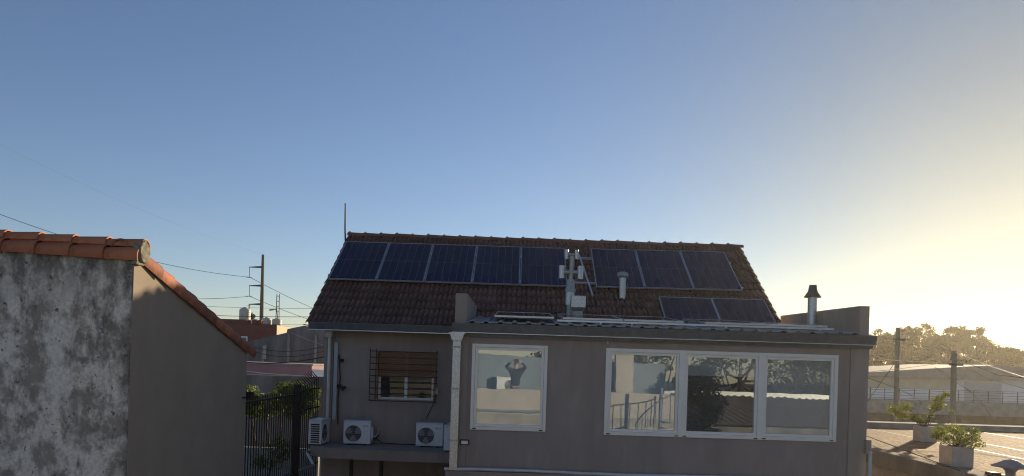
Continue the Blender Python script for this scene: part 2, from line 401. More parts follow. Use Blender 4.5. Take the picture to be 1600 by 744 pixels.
# ------------------------------------------------------------------ the main house
H = thing('main_house', 'grey brown stuccoed house with tiled roof, wide windows and metal roofed extension', 'house', (1, 14.8, 0))
EY, LY = 12.0, 14.8
W1 = (-0.73, 0.525, 3.82, 5.25); W2 = (1.525, 5.43, 3.80, 5.245); W3 = (-2.90, -1.66, 4.10, 5.10)
MB().holed(-1.0, 5.94, 3.10, 5.56, EY, EY + 0.22, [W1, W2]).build('extension_wall', m_stucco, H)
MB().box(-1.12, 5.96, 11.86, 12.2, 0, 3.12).build('lower_wall', m_stucco, H)
MB().box(-1.002, -0.80, 11.97, 12.05, 3.122, 5.50).build('pilaster', m_stucco, H)
MB().box(5.64, 5.943, 11.965, 12.05, 3.122, 5.50).build('pilaster', m_stucco, H)
e = MB(); e.box(-1.0, -0.8, 12.22, 15.0, 0, 5.55); e.box(5.72, 5.94, 12.22, 16, 0, 5.55); e.build('extension_side_wall', m_stucco, H)
MB().box(-1.05, -0.85, 11.995, 15.1, 5.552, 6.10).build('parapet', m_stucco, H)
MB().prism([(11.995, 5.552), (15.6, 5.552), (15.6, 6.16), (11.995, 6.10)], 'x', 5.78, 5.945).build('parapet', m_stucco, H)
r_ = MB(); r_.box(-0.79, 5.71, 14.6, 14.7, 3.1, 5.5); r_.box(-0.79, 5.71, 12.23, 14.6, 3.0, 3.1); r_.box(-0.79, 5.71, 12.23, 14.6, 5.42, 5.5)
r_.build('room', m_room, H)
# left wing wall
MB().holed(-3.98, -1.0, 0, 5.62, LY, LY + 0.2, [W3, (-3.2, -1.5, 0.0, 2.2)]).build('wing_wall', m_stucco, H)
MB().box(-3.985, -3.80, 14.77, 14.85, 3.2, 5.60).build('pilaster', m_stucco, H)
gw = MB()
for x in (-3.98, 5.10):
    gw.prism([(15.0, 0), (20.6, 0), (20.6, 5.62), (17.7, 7.85), (15.0, 5.95)], 'x', x, x + 0.2)
gw.box(-3.78, 5.10, 20.4, 20.598, 0, 5.6); gw.build('gable_wall', m_stucco, H)
MB().box(-2.95, -1.62, 15.4, 15.5, 3.9, 5.3).build('inner_room', m_room, H)
# ledge that carries the condensers
MB().prism([(-4.12, 14.795), (-4.12, 14.22), (-3.62, 13.80), (-1.125, 13.62), (-1.005, 14.795)], 'z', 2.98, 3.18).build('ledge', m_stucco, H)

# roof slopes
SL = Vector((0, 3.3, 2.33)).normalized(); NR = Vector((0, -SL.z, SL.y)); PITCH = math.atan2(2.33, 3.3)


def on_roof(x, s_, n=0.0): return Vector((x, 14.4, 5.65)) + SL * s_ + NR * n


rf = MB(); rf.prism([(14.45, 5.60), (17.7, 7.90), (20.95, 5.60), (20.95, 5.68), (17.7, 7.955), (14.42, 5.655)], 'x', -4.2, 5.45)
ROOF = rf.build('tile_roof', m_tile, H)
TW, EXPO = 0.2124, 0.3155
prof = [(0, 0), (.018, .028), (.045, .042), (.072, .028), (.09, .003), (.106, .0), (.124, .028), (.151, .042), (.178, .028), (.196, .003), (TW, 0)]


def tile_pts(jz=0.0):
    L_ = 0.345
    return [(x, 0, z + .040 + jz) for x, z in prof] + [(x, L_, z + .004) for x, z in prof] + [(x, 0, z + .006 + jz) for x, z in prof]


def tile_faces():
    n = len(prof); return [(i, i + 1, n + i + 1, n + i) for i in range(n - 1)] + [(2 * n + i, 2 * n + i + 1, i + 1, i) for i in range(n - 1)]


tile_me = []
for k in range(4):
    me = bpy.data.meshes.new('roof_tile'); me.from_pydata(tile_pts(rng.uniform(-.006, .012)), [], tile_faces()); me.materials.append(m_tile); tile_me.append(me)
PV_ROWS = [(-4.17, 1.10, 1.58, 3.42), (1.72, 4.95, 1.60, 3.44), (3.04, 5.32, -0.1, 1.22)]


def hidden(x, s_):
    for a, b, c, d in PV_ROWS:
        if a < x - .05 and x + TW + .05 < b and c + .1 < s_ and s_ + .3 < d + .05: return True
    return x > -0.95 and s_ < 0.45


stuff = MB(); ntile = 0
Rm = Matrix.Rotation(PITCH, 3, 'X')
for c in range(13):
    for k in range(46):
        x = -4.265 + k * TW; s_ = -0.07 + c * EXPO
        x += rng.uniform(-.004, .004); s_ += rng.uniform(-.013, .013)
        p = on_roof(x, s_, 0.0)
        if not hidden(x, s_) and ntile < 300:
            place('roof_tile', tile_me[rng.randrange(4)], ROOF, p, (PITCH, rng.uniform(-.012, .012), rng.uniform(-.01, .01))); ntile += 1
        else:
            stuff.add([p + Rm @ Vector(q) for q in tile_pts()], tile_faces())
tag(stuff.build('tile_courses', m_tile, ROOF), kind='stuff')
# ridge tiles
rt = MB(); vs = []; fs = []
for i, (y, sc) in enumerate(((0, 1.02), (0.055, 1.30), (0.065, 1.02), (0.42, 0.90))):
    for k in range(9):
        an = math.pi * k / 8; vs.append((y, -math.cos(an) * .125 * sc, math.sin(an) * .10 * sc - .03))
for i in range(3):
    for k in range(8): fs.append((i * 9 + k, i * 9 + k + 1, (i + 1) * 9 + k + 1, (i + 1) * 9 + k))
rt.add(vs, fs, True); rme = rt.mesh('ridge_tile', m_ridge)
for k in range(25):
    place('ridge_tile', rme, ROOF, (-4.27 + k * 0.392, 17.7, 7.985 + rng.uniform(-.008, .008)), (rng.uniform(-.03, .03), 0, rng.uniform(-.01, .01)))


# gutters
def gutter(x0, x1, y, z, name='gutter'):
    b = MB()
    b.prism([(y, z - .13), (y - .10, z - .13), (y - .125, z), (y - .115, z), (y - .09, z - .12), (y, z - .12)], 'x', x0, x1)
    b.prism([(y - .137, z - .012), (y - .115, z - .012), (y - .115, z + .006), (y - .137, z + .006)], 'x', x0, x1)
    b.prism([(y - .112, z - .145), (y - .02, z - .145), (y - .02, z - .132), (y - .112, z - .132)], 'x', x0 - .004, x1 + .004)
    return b.build(name, m_gutter, H)


GUT = gutter(-4.20, -1.06, 14.42, 5.64)
MB().box(-4.20, -1.06, 14.30, 14.345, 5.488, 5.502).build('gutter_lip', m_alu, GUT)
MB().box(-4.10, -1.055, 14.46, 14.80, 5.515, 5.575).build('soffit', m_stucco, H)
GUT = gutter(-1.08, 5.99, 11.93, 5.585)
MB().box(-1.08, 5.99, 11.805, 11.835, 5.431, 5.441).build('gutter_lip', m_alu, GUT)
MB().box(-1.07, 5.985, 11.93, 12.02, 5.37, 5.60).build('fascia', m_gutter, H)
# metal roof sheets of the extension, each with trapezoid ribs
def er(y): return 5.622 + 0.09 * (y - 11.9)


SHW = 6.63 / 7
for k in range(7):
    x0 = -0.85 + k * SHW; b = MB(); pts = []
    for j in range(4):
        xa = x0 + j * SHW / 4
        pts += [(xa, 0), (xa + .055, 0), (xa + .075, .024), (xa + .125, .024), (xa + .145, 0)]
    pts.append((x0 + SHW, 0)); n = len(pts)
    vs = [(x, y, er(y) + h) for y in (11.86, 15.0) for x, h in pts] + [(x, 11.86, er(11.86) + h - .012) for x, h in pts]
    b.add(vs, [(i, i + 1, n + i + 1, n + i) for i in range(n - 1)] + [(2 * n + i, 2 * n + i + 1, i + 1, i) for i in range(n - 1)])
    b.build('roof_sheet', m_sheet, H)
MB().box(-0.84, 5.77, 11.95, 15.0, 5.50, 5.595).build('roof_deck', m_gutter, H)


# windows of the extension
def window(x0, x1, z0, z1, y, blind_to, fw=0.05):
    """white aluminium window; blind_to: height the roller blind hangs down to"""
    b = MB()
    for (a, c, d, e_) in ((x0 - .01, x0 + fw, z0 - .01, z1 + .01), (x1 - fw, x1 + .01, z0 - .01, z1 + .01)):
        b.bev(a, c, y - .035, y + .06, d, e_, .006)
    b.bev(x0 + fw - .001, x1 - fw + .001, y - .033, y + .06, z0 - .01, z0 + fw, .006); b.bev(x0 + fw - .001, x1 - fw + .001, y - .033, y + .06, z1 - fw, z1 + .01, .006)
    W = b.build('window', m_white, H)
    f2 = MB(); i0, i1, k0, k1 = x0 + fw + .003, x1 - fw - .003, z0 + fw + .003, z1 - fw - .003; sw = .042
    f2.box(i0, i0 + sw, y - .012, y + .05, k0, k1); f2.box(i1 - sw, i1, y - .012, y + .05, k0, k1)
    f2.box(i0 + sw, i1 - sw, y - .010, y + .05, k0, k0 + sw); f2.box(i0 + sw, i1 - sw, y - .010, y + .05, k1 - sw, k1)
    f2.build('sash', m_white, W)
    MB().box(i0 + sw, i1 - sw, y + .018, y + .024, k0 + sw, k1 - sw).build('pane', m_glass, W)
    for xx in (x0 + .03, x1 - .10): MB().box(xx, xx + .06, y - .044, y - .0355, z0 + .004, z0 + .02).build('drain_cap', m_black, W)
    bl = MB(); bl.box(x0 + .03, x1 - .03, y + .115, y + .119, blind_to, z1 - .02); bl.box(x0 + .03, x1 - .03, y + .105, y + .13, blind_to - .025, blind_to)
    bl.build('roller_blind', m_blind, W)
    return W


window(*W1, EY, W1[2] + 0.02, .045)
wx = [1.525, 2.812, 4.150, 5.43]
for k in range(3): window(wx[k] + .004, wx[k + 1] - .004, W2[2], W2[3], EY, [3.83, 4.86, 3.83][k])
# small window with roller shutter and grille
y = LY
b = MB(); z0, z1 = 4.10, 4.62; x0, x1 = -2.86, -1.70
b.box(x0, x0 + .045, y + .08, y + .14, z0, 5.09); b.box(x1 - .045, x1, y + .08, y + .14, z0, 5.09); b.box(x0 + .045, x1 - .045, y + .08, y + .14, z0, z0 + .045)
b.box(-2.315, -2.25, y + .075, y + .135, z0 + .045, 5.05)
W = b.build('window', m_white, H)
for a, c in ((x0 + .045, -2.315), (-2.25, x1 - .045)): MB().box(a, c, y + .10, y + .106, z0 + .045, 5.05).build('pane', m_glass2, W)
MB().bev(-2.90, -2.862, y - .01, y + .10, 4.10, 5.10, .006).build('wooden_jamb', m_wood, W); MB().bev(-1.698, -1.66, y - .01, y + .10, 4.10, 5.10, .006).build('wooden_jamb', m_wood, W)
for k in range(12):
    zz = 5.09 - k * .0435
    MB().bev(-2.855, -1.705, y + .03 + (.006 if k % 2 else 0), y + .055, zz - .041, zz, .008).build('shutter_slat', m_wood, W)
gx0, gx1, gz0, gz1, gy = -3.00, -1.62, 4.08, 5.10, 14.62
for k in range(9):
    zz = gz0 + (gz1 - gz0) * k / 8
    g_ = MB(); g_.box(gx0, gx1, gy, gy + .014, zz - .009, zz + .009); g_.box(gx0, gx0 + .014, gy + .014, y, zz - .009, zz + .009); g_.box(gx1 - .014, gx1, gy + .014, y, zz - .009, zz + .009)
    g_.build('grille_bar', m_iron, W)
for xx in (gx0 - .002, gx0 + .12, gx1 - .012): MB().box(xx, xx + .014, gy - .004, gy + .010, gz0 - .01, gz1 + .05).build('grille_bar', m_iron, W)
MB().bev(-1.66, -1.60, 14.74, 14.79, 4.24, 4.36, .01).build('cable_box', m_white, H)
MB().tube([(-1.63, 14.77, 4.24), (-1.70, 14.77, 4.0), (-1.83, 14.78, 3.72)], .008, 6).build('cable', m_black, H)

# pipes and fittings on the walls
d = MB(); d.box(-1.055, -0.925, 11.83, 11.93, 3.14, 5.30); D = d.build('downpipe', m_galv, H)
MB().prism([(-1.07, 5.30), (-0.91, 5.30), (-0.875, 5.40), (-0.855, 5.415), (-0.855, 5.43), (-1.125, 5.43), (-1.125, 5.415), (-1.105, 5.40)], 'y', 11.78, 11.962).build('rain_head', m_galv, D)
for zz in (3.62, 4.48, 5.18): MB().box(-1.075, -0.905, 11.815, 11.965, zz, zz + .025).build('pipe_strap', m_galv2, D)
MB().tube([(-3.865, 14.72, 3.2), (-3.865, 14.72, 5.42)], .035, 10).build('downpipe', m_pvc, H)
MB().bev(-3.93, -3.80, 14.60, 14.765, 5.36, 5.50, .01).build('pipe_box', m_pvc, H)
MB().box(-3.775, -3.70, 14.745, 14.80, 3.65, 5.25).build('cable_duct', m_ducting, H)
MB().tube([(-3.66, 14.78, 3.55), (-3.67, 14.77, 4.1), (-3.64, 14.78, 4.5), (-3.68, 14.78, 5.0)], .012, 6).build('cable', m_black, H)
for px, py in ((534, 563), (530, 603), (537, 606)):
    q = at(px, py, 14.76); b_ = MB(); b_.box(q.x - .035, q.x + .035, 14.70, 14.80, q.z - .03, q.z + .03); b_.box(q.x - .015, q.x + .015, 14.66, 14.70, q.z - .05, q.z + .02); b_.build('wall_bracket', m_black, H)
lf = MB().bev(-0.885, -0.745, 11.90, 11.968, 3.555, 3.64, .008).build('flood_light', m_black, H)
MB().box(-0.87, -0.76, 11.893, 11.899, 3.57, 3.625).build('lens', m_acw, lf)
MB().bev(5.90, 5.99, 11.88, 11.963, 3.62, 3.85, .008).build('junction_box', m_stucco, H)
MB().tube([(5.945, 11.82, 0), (5.945, 11.82, 3.66)], .03, 8).build('drain_pipe', m_pvc, H)
pts = []
for k in range(40):
    t = k / 39; pts.append((-1.14 + t * 6.0, 11.885 + rng.uniform(-.004, .004), 3.148 + .010 * math.sin(t * 9) + rng.uniform(-.003, .003)))
MB().tube(pts, .028, 8).build('insulated_pipe', m_pvc, H)
MB().tube([(p[0] + .02, p[1] + .035, p[2] + .012) for p in pts], .008, 6).build('cable', m_black, H)
MB().bev(1.53, 1.55, 11.97, 11.999, 5.32, 5.37, .004).build('hook', m_pvc, H)
MB().tube([(-3.98, 14.25, 3.14), (-4.1, 14.1, 3.06), (-3.85, 13.75, 2.85)], .028, 8).build('drain_pipe', m_pvc, H)
MB().tube([(-3.86, 13.75, 2.84), (-4.25, 13.0, 2.72), (-4.5, 11.0, 2.45), (-4.6, 10.4, 2.40)], .032, 8).build('drain_pipe', m_galv2, H)
for xx in (-3.2, -2.6): MB().tube([(xx, 14.1, 0), (xx, 14.1, 2.98)], .04, 8).build('post', m_steel, H)


# ------------------------------------------------------------------ air conditioner condensers
def text_mesh(txt, size):
    c = bpy.data.curves.new('logo', 'FONT'); c.body = txt; c.size = size; c.extrude = 0.0008
    o = bpy.data.objects.new('logo', c); COL.objects.link(o); bpy.context.view_layer.update()
    me = bpy.data.meshes.new_from_object(o); bpy.data.objects.remove(o); me.materials.clear(); me.materials.append(m_logo); return me


m_recess = M('shadowed_coil', (0.10, 0.10, 0.10), (0.05, 0.05, 0.05), 30, 0.7)
logo_me = text_mesh('LG', 0.052)


def condenser(label, loc, rz, group=None, wd=0.55, ht=0.49, dp=0.26, logo=True):
    """front faces local -y, base at z = 0"""
    T = thing('air_conditioner_unit', label, 'air conditioner', (0, 0, 0), group)
    b = MB(); b.bev(-wd / 2, wd / 2, 0, dp, .025, ht - .02, .012); body = b.build('casing', m_acw, T)
    MB().bev(-wd / 2 - .004, wd / 2 + .004, -.004, dp + .004, ht - .019, ht, .006).build('lid', m_acw, T)
    cx, cz, r0 = -wd * .13, ht * .48, ht * .335
    ring = MB(); n = 28; vs = []
    for rr, yy in ((r0 + .018, -.001), (r0 + .012, -.012), (r0, -.012), (r0, .03)):
        for k in range(n): an = 2 * math.pi * k / n; vs.append((cx + rr * math.cos(an), yy, cz + rr * math.sin(an)))
    ring.add(vs, [(i * n + k, i * n + (k + 1) % n, (i + 1) * n + (k + 1) % n, (i + 1) * n + k) for i in range(3) for k in range(n)], True)
    ring.build('fan_ring', m_acw, T)
    disc = MB(); disc.add([(cx + r0 * math.cos(2 * math.pi * k / n), -.003, cz + r0 * math.sin(2 * math.pi * k / n)) for k in range(n)], [tuple(range(n))]); disc.build('fan_recess', m_recess, T)
    fan = MB()
    for q in range(3):
        a0 = q * 2.094; vs = []
        for k in range(5):
            a = a0 + k * .26
            vs += [(cx + .04 * math.cos(a), -.005, cz + .04 * math.sin(a)), (cx + r0 * .92 * math.cos(a), -.006 - .001 * k, cz + r0 * .92 * math.sin(a))]
        fan.add(vs, [(2 * k, 2 * k + 1, 2 * k + 3, 2 * k + 2) for k in range(4)])
    fan.build('fan_blade', m_vent, T)
    gr = MB()
    for k in range(9):
        dz = -r0 + (k + .5) * 2 * r0 / 9; hw = math.sqrt(max(r0 * r0 - dz * dz, 0)); gr.box(cx - hw, cx + hw, -.012, -.009, cz + dz - .002, cz + dz + .002)
    for rr in (r0 * .35, r0 * .68):
        gr.tube([(cx + rr * math.cos(2 * math.pi * k / 24), -.0145, cz + rr * math.sin(2 * math.pi * k / 24)) for k in range(25)], .0022, 4, False)
    gr.build('fan_grille', m_vent, T)
    for k in range(9):
        zz = .055 + k * (ht - .12) / 9
        MB().box(-wd / 2 - .003, -wd / 2 + .002, .035, dp - .05, zz, zz + .028).build('side_louvre', m_black, T)
    MB().bev(wd / 2 - .002, wd / 2 + .03, dp * .3, dp * .85, .12, .36, .008).build('service_cover', m_acw, T)
    for xx in (-wd * .33, wd * .25): MB().box(xx, xx + .06, .01, dp - .01, 0, .026).build('foot', m_black, T)
    if logo:
        o = bpy.data.objects.new('logo', logo_me); COL.objects.link(o); o.parent = T; o.location = (wd * .30, -.0012, ht * .76); o.rotation_euler = (R(90), 0, 0)
        em = MB(); ex, ez = wd * .25, ht * .795; rr = .020
        em.tube([(ex + rr * math.cos(R(a_)), -.002, ez + rr * math.sin(R(a_))) for a_ in range(20, 361, 20)] + [(ex + .004, -.002, ez)], .0028, 4)
        em.tube([(ex - .003, -.002, ez + .010), (ex - .003, -.002, ez - .008), (ex + .005, -.002, ez - .008)], .0022, 4)
        em.build('emblem', m_logo, T)
    T.location = loc; T.rotation_euler = (0, 0, rz)
    return T


condenser('white condenser unit turned sideways at left end of ledge, slotted side showing', (-3.80, 14.36, 3.182), R(86), 'condensers on the ledge', wd=.52, ht=.51, logo=False)
condenser('white condenser unit with round fan, standing alone below barred window', (-3.17, 14.38, 3.182), 0, 'condensers on the ledge')
condenser('white condenser unit with round fan, partly behind the unit beside the downpipe', (-1.70, 14.38, 3.182), 0, 'condensers on the ledge')
T = condenser('white condenser unit turned sideways right behind the galvanised downpipe', (-1.33, 14.05, 3.182), R(-94), 'condensers on the ledge', wd=.56, ht=.52, logo=False)
for xx, yb in ((-2.875, 14.50), (-1.405, 14.50)):
    for dz in (0, .05): MB().tube([(xx - .02, yb, 3.32 + dz), (xx + .05, yb + .02, 3.30 + dz), (xx + .08, yb + .14, 3.34 + dz), (xx + .07, 14.79, 3.44 + dz)], .014, 8).build('refrigerant_pipe', m_pvc if dz else m_black, H)
MB().tube([(-3.0, 14.70, 3.42), (-2.85, 14.72, 3.30), (-2.72, 14.72, 3.20), (-2.3, 14.70, 3.19), (-1.9, 14.72, 3.19)], .010, 6).build('cable', m_black, H)


# ------------------------------------------------------------------ solar panels
def cell_mesh(wc, lc): return MB().box(-wc / 2, wc / 2, -lc / 2, lc / 2, 0, .0012).mesh('cell_string', m_cell)


def panel(label, width, length, group, ncol=6, nrow=2):
    """lies in local xy, x across, y up the slope, z out; origin at its lower left corner"""
    T = thing('solar_panel', label, 'solar panel', (0, 0, 0), group)
    t = .033; fw = .011; b = MB()
    b.box(0, fw, 0, length, 0, t); b.box(width - fw, width, 0, length, 0, t); b.box(fw, width - fw, 0, fw, 0, t - .0005); b.box(fw, width - fw, length - fw, length, 0, t - .0005)
    b.build('frame', m_alu, T)
    MB().box(fw, width - fw, fw, length - fw, t - .010, t - .006).build('backsheet', m_back, T)
    gap = .0085; wc = (width - 2 * fw - .02) / ncol - gap; lc = (length - 2 * fw - .02) / nrow - gap * 1.4
    key = (round(wc, 4), round(lc, 4))
    if key not in CELLS: CELLS[key] = cell_mesh(wc, lc)
    for i in range(ncol):
        for j in range(nrow):
            o = place('cell_string', CELLS[key], T, (fw + .01 + (i + .5) * (wc + gap), fw + .01 + (j + .5) * (lc + gap * 1.4), t - .0055))
    return T


CELLS = {}


def on_slope(T, x, s_): T.location = on_roof(x, s_, .105); T.rotation_euler = (PITCH, 0, 0)


ORD5 = ['leftmost', 'second from left', 'middle', 'fourth from left', 'rightmost']
for k in range(5):
    on_slope(panel('dark solar panel, %s in the long row of five on tiled roof' % ORD5[k], 1.034, 1.85, 'row of five panels on tiles'), -4.175 + k * 1.056, 1.575)
for k in range(3):
    on_slope(panel('dark solar panel, %s in the row of three at right of roof vents' % ['left one', 'middle one', 'right one'][k], 1.062, 1.85, 'row of three panels on tiles'), 1.72 + k * 1.084, 1.60 + .02 * k)
for k in range(2):
    on_slope(panel('dark solar panel, %s of the low pair resting above metal roof' % ['left one', 'right one'][k], 1.13, 1.25, 'low pair of panels on tiles', 6, 1), 3.04 + k * 1.142, -0.02 + .01 * k)
for s_, nm in ((1.80, 'lower'), (3.0, 'upper')):
    b = MB(); a = on_roof(-4.24, s_, .062); c = on_roof(5.02, s_, .062)
    b.add([a + SL * i + NR * j + (c - a) * k for k in (0, 1) for j in (0, .038) for i in (0, .045)], [(0, 1, 3, 2), (4, 6, 7, 5), (0, 4, 5, 1), (2, 3, 7, 6), (0, 2, 6, 4), (1, 5, 7, 3)])
    for k in range(12):
        q = on_roof(-4.1 + k * .82, s_ + .02, .02); b.tube([q, q + NR * .06], .012, 6)
    lone(b, 'mounting_rail', m_alu, '%s aluminium mounting rail running behind the upper solar panels' % nm, 'rail')
a = on_roof(1.42, 3.12, .13); c = on_roof(1.62, 1.22, .10)
lone(MB().tube([a, c], .022, 8), 'loose_tube', m_alu, 'loose grey metal tube lying slantwise on tiles between the panel rows', 'tube')


def flat_panel(label, x, y0, dz0, dz1, width, length):
    T = panel(label, width, length, 'panels on the metal roof', 6, 2)
    slope = math.atan2(0.09 * length + dz1 - dz0, length)
    T.location = (x, y0, er(y0) + dz0); T.rotation_euler = (slope, 0, 0)
    # clamp feet under the panel
    for xx in (.08, width - .12):
        for yy in (.12, length - .2):
            MB().box(xx, xx + .04, yy, yy + .05, -dz0 + .035 - .4 * (yy * (dz1 - dz0)), .0).build('mounting_foot', m_alu, T)
    return T


T = flat_panel('solar panel lying alone on metal roof at left, white rail ends beyond its frame', -0.40, 12.5, .075, .10, 1.05, 1.75)
MB().bev(-.22, 1.25, .02, .07, -.045, -.002, .004).build('front_rail', m_white, T)
flat_panel('solar panel flat on metal roof just behind the square flue', 0.80, 12.45, .075, .095, 1.05, 1.75)
flat_panel('solar panel flat on metal roof between square flue and low slanted pair', 1.87, 12.45, .075, .095, 1.05, 1.75)
flat_panel('solar panel flat on metal roof below the low slanted pair', 3.28, 12.40, .075, .075, 1.06, 1.75)
flat_panel('solar panel flat on metal roof beside the capped chimney pipe', 4.36, 12.40, .075, .055, 1.06, 1.75)
b = MB(); b.box(0.7, 5.55, 12.43, 12.465, er(12.4) + .035, er(12.4) + .068)
for k in range(9): b.box(.9 + k * .55, .93 + k * .55, 12.435, 12.46, er(12.4) - .01, er(12.4) + .035)
lone(b, 'mounting_rail', m_alu, 'front aluminium rail under the flat panels on metal roof', 'rail')

# ------------------------------------------------------------------ flues, vents, antenna on the roofs
T = thing('square_flue', 'square galvanised flue with boxed cowl standing on metal roof', 'flue', (1.18, 13.9, 5.78))
b = MB(); b.box(1.09, 1.27, 13.81, 13.99, 5.76, 5.99); b.build('shaft', m_galv2, T)
b = MB(); b.add([(1.09, 13.81, 5.99), (1.27, 13.81, 5.99), (1.27, 13.99, 5.99), (1.09, 13.99, 5.99), (1.045, 13.765, 6.06), (1.315, 13.765, 6.06), (1.315, 14.035, 6.06), (1.045, 14.035, 6.06)], [(0, 1, 5, 4), (1, 2, 6, 5), (2, 3, 7, 6), (3, 0, 4, 7)])
b.bev(1.04, 1.32, 13.76, 14.04, 6.06, 6.29, .008); b.build('cowl', m_galv, T)
MB().box(1.0, 1.38, 13.70, 14.1, 5.772, 5.80).build('flashing', m_galv2, T)
T = thing('h_flue', 'tall galvanised flue with stacked double outlet cowls in front of tiles', 'flue', (1.04, 14.35, 5.8))
b = MB(); b.tube([(1.06, 14.35, 5.75), (1.06, 14.35, 6.15)], .075, 14); b.build('lower_pipe', m_galv2, T)
MB().tube([(1.05, 14.35, 6.15), (1.055, 14.35, 6.42)], .095, 14).build('sleeve', m_galv, T)
MB().lathe((1.055, 14.35, 6.40), [(.11, 0), (.12, .05), (.09, .10), (.085, .26)], 14).build('collar', m_galv2, T)
MB().tube([(1.055, 14.35, 6.62), (1.07, 14.35, 6.95), (1.075, 14.35, 7.14)], .05, 12).build('upper_pipe', m_galv2, T)
for zc, ww, hh, rr in ((6.81, .185, .26, .062), (7.17, .10, .19, .040)):
    b = MB(); b.tube([(1.06 - ww, 14.35, zc), (1.06 + ww, 14.35, zc)], rr * .85, 12); A = b.build('cowl_arm', m_galv2, T)
    for sgn in (-1, 1):
        MB().tube([(1.06 + sgn * ww, 14.35, zc - hh / 2), (1.06 + sgn * ww, 14.35, zc + hh / 2)], rr, 14).build('cowl_outlet', m_galv, A)
T = thing('spiral_flue', 'slim galvanised vent pipe with round turbine cap rising before panels', 'flue', (2.27, 15.45, 6.35))
MB().tube([(2.275, 15.45, 6.30), (2.265, 15.45, 6.86)], .075, 16).build('pipe', m_galv, T)
b = MB(); b.lathe((2.265, 15.45, 6.86), [(.08, 0), (.085, .015), (.105, .03), (.115, .07), (.10, .11), (.06, .135), (.0, .14)], 20); b.build('turbine', m_galv2, T)
for k in range(14):
    an = 2 * math.pi * k / 14; q = Vector((2.265, 15.45, 0))
    MB().tube([q + Vector((.108 * math.cos(an), .108 * math.sin(an), 6.89)), q + Vector((.121 * math.cos(an + .12), .121 * math.sin(an + .12), 6.93)), q + Vector((.098 * math.cos(an + .25), .098 * math.sin(an + .25), 6.975))], .008, 5).build('turbine_vane', m_galv, T)
T = thing('chimney_pipe', 'galvanised chimney pipe with dark conical cowl beside right parapet', 'chimney', (5.60, 13.5, 5.75))
MB().tube([(5.60, 13.5, 5.70), (5.60, 13.5, 6.40)], .085, 16).build('pipe', m_galv, T)
MB().lathe((5.60, 13.5, 6.37), [(.10, 0), (.155, .0), (.150, .02), (.095, .10), (.085, .12), (.070, .225), (.062, .235), (.0, .236)], 18).build('cowl', m_blackcap, T)
T = thing('antenna_mast', 'thin bare antenna mast at left end of roof ridge', 'antenna', (-4.27, 17.35, 7.6))
MB().tube([(-4.24, 17.35, 7.55), (-4.27, 17.35, 8.1), (-4.285, 17.35, 8.70)], [.022, .020, .015], 8).build('mast', m_steel, T)
MB().box(-4.28, -4.18, 17.31, 17.39, 7.68, 7.74).build('bracket', m_steel, T)

# ------------------------------------------------------------------ the house at left with barrel tile coping
HL = thing('neighbour_house', 'weathered cement house at left with orange barrel tile coping', 'house', (-4.0, 8.8, 0))
WL = MB().prism([(-9.0, 0), (-3.965, 0), (-3.965, 5.962), (-9.0, 6.15)], 'y', 7.30, 7.52).build('weathered_wall', m_cement, HL)
tag(WL, 'blotched grey cement wall with pits and pale patches')
PWL = MB().prism([(7.306, 0), (10.45, 0), (10.45, 4.99), (7.306, 5.93)], 'x', -4.16, -3.955).build('plaster_wall', m_plaster, HL)
tag(PWL, 'smooth grey beige plaster wall, its top corner sunlit')
MB().prism([(7.52, 5.82), (10.62, 4.90), (10.62, 4.97), (7.52, 5.93)], 'x', -9, -4.16).build('roof_slab', m_conc, HL)
MB().box(-9, -4.16, 10.3, 10.45, 0, 4.9).build('back_wall', m_plaster, HL)


def barrel(name, L_, r0, r1, mat, arc=200, thick=.013):
    """half-round tile along local +x, open side down"""
    b = MB(); n = 12; vs = []; a0 = R(90 - arc / 2); a1 = R(90 + arc / 2)
    for rr, xx in ((r0, 0), (r1, L_), (r1 - thick, L_), (r0 - thick, 0)):
        for k in range(n + 1):
            an = a0 + (a1 - a0) * k / n; vs.append((xx, rr * math.cos(an), rr * math.sin(an)))
    m_ = n + 1
    b.add(vs[:2 * m_], [(k, k + 1, m_ + k + 1, m_ + k) for k in range(n)], True)
    b.add(vs, [(m_ + k, m_ + k + 1, 2 * m_ + k + 1, 2 * m_ + k) for k in range(n)] + [(2 * m_ + k, 2 * m_ + k + 1, 3 * m_ + k + 1, 3 * m_ + k) for k in range(n)] + [(3 * m_ + k, 3 * m_ + k + 1, k + 1, k) for k in range(n)]
          + [(0, m_, 2 * m_, 3 * m_), (m_ - 1, 4 * m_ - 1, 3 * m_ - 1, 2 * m_ - 1)])
    return b.mesh(name, mat)


front_me = barrel('coping_tile', .43, .090, .112, m_terra, 190)
top_me = barrel('coping_tile', .43, .084, .102, m_terra, 170)
for k in range(14):
    x = -3.89 - .43 - k * .350; up = (k * .350) * .037
    place('coping_tile', front_me, HL, (x, 7.34, 5.945 + up), (R(18), R(-1.5 + 2.1), rng.uniform(-.012, .012)))
    place('coping_tile', top_me, HL, (x - .02 if k else x, 7.40, 6.046 + up), (0, R(-1.2 + 2.1), rng.uniform(-.012, .012)))
me = MB(); vs = []
for xx, k_ in ((-3.95, 1), (-3.885, 1), (-3.875, .9)):
    for k in range(20):
        an = 2 * math.pi * k / 20; rr = .108 * k_ * (1 + .06 * math.sin(5 * an)); vs.append((xx, 7.375 + .98 * rr * math.cos(an), 6.000 + 1.12 * rr * math.sin(an)))
me.add(vs, [(i * 20 + k, i * 20 + (k + 1) % 20, (i + 1) * 20 + (k + 1) % 20, (i + 1) * 20 + k) for i in range(2) for k in range(20)], True); me.add(vs[40:], [tuple(range(20))])
me.build('mortar_plug', m_mortar, HL)
MB().prism([(7.25, 5.86), (7.40, 5.86), (7.40, 6.0), (7.27, 6.0)], 'x', -3.96, -3.90).build('mortar_plug', m_mortar, HL)
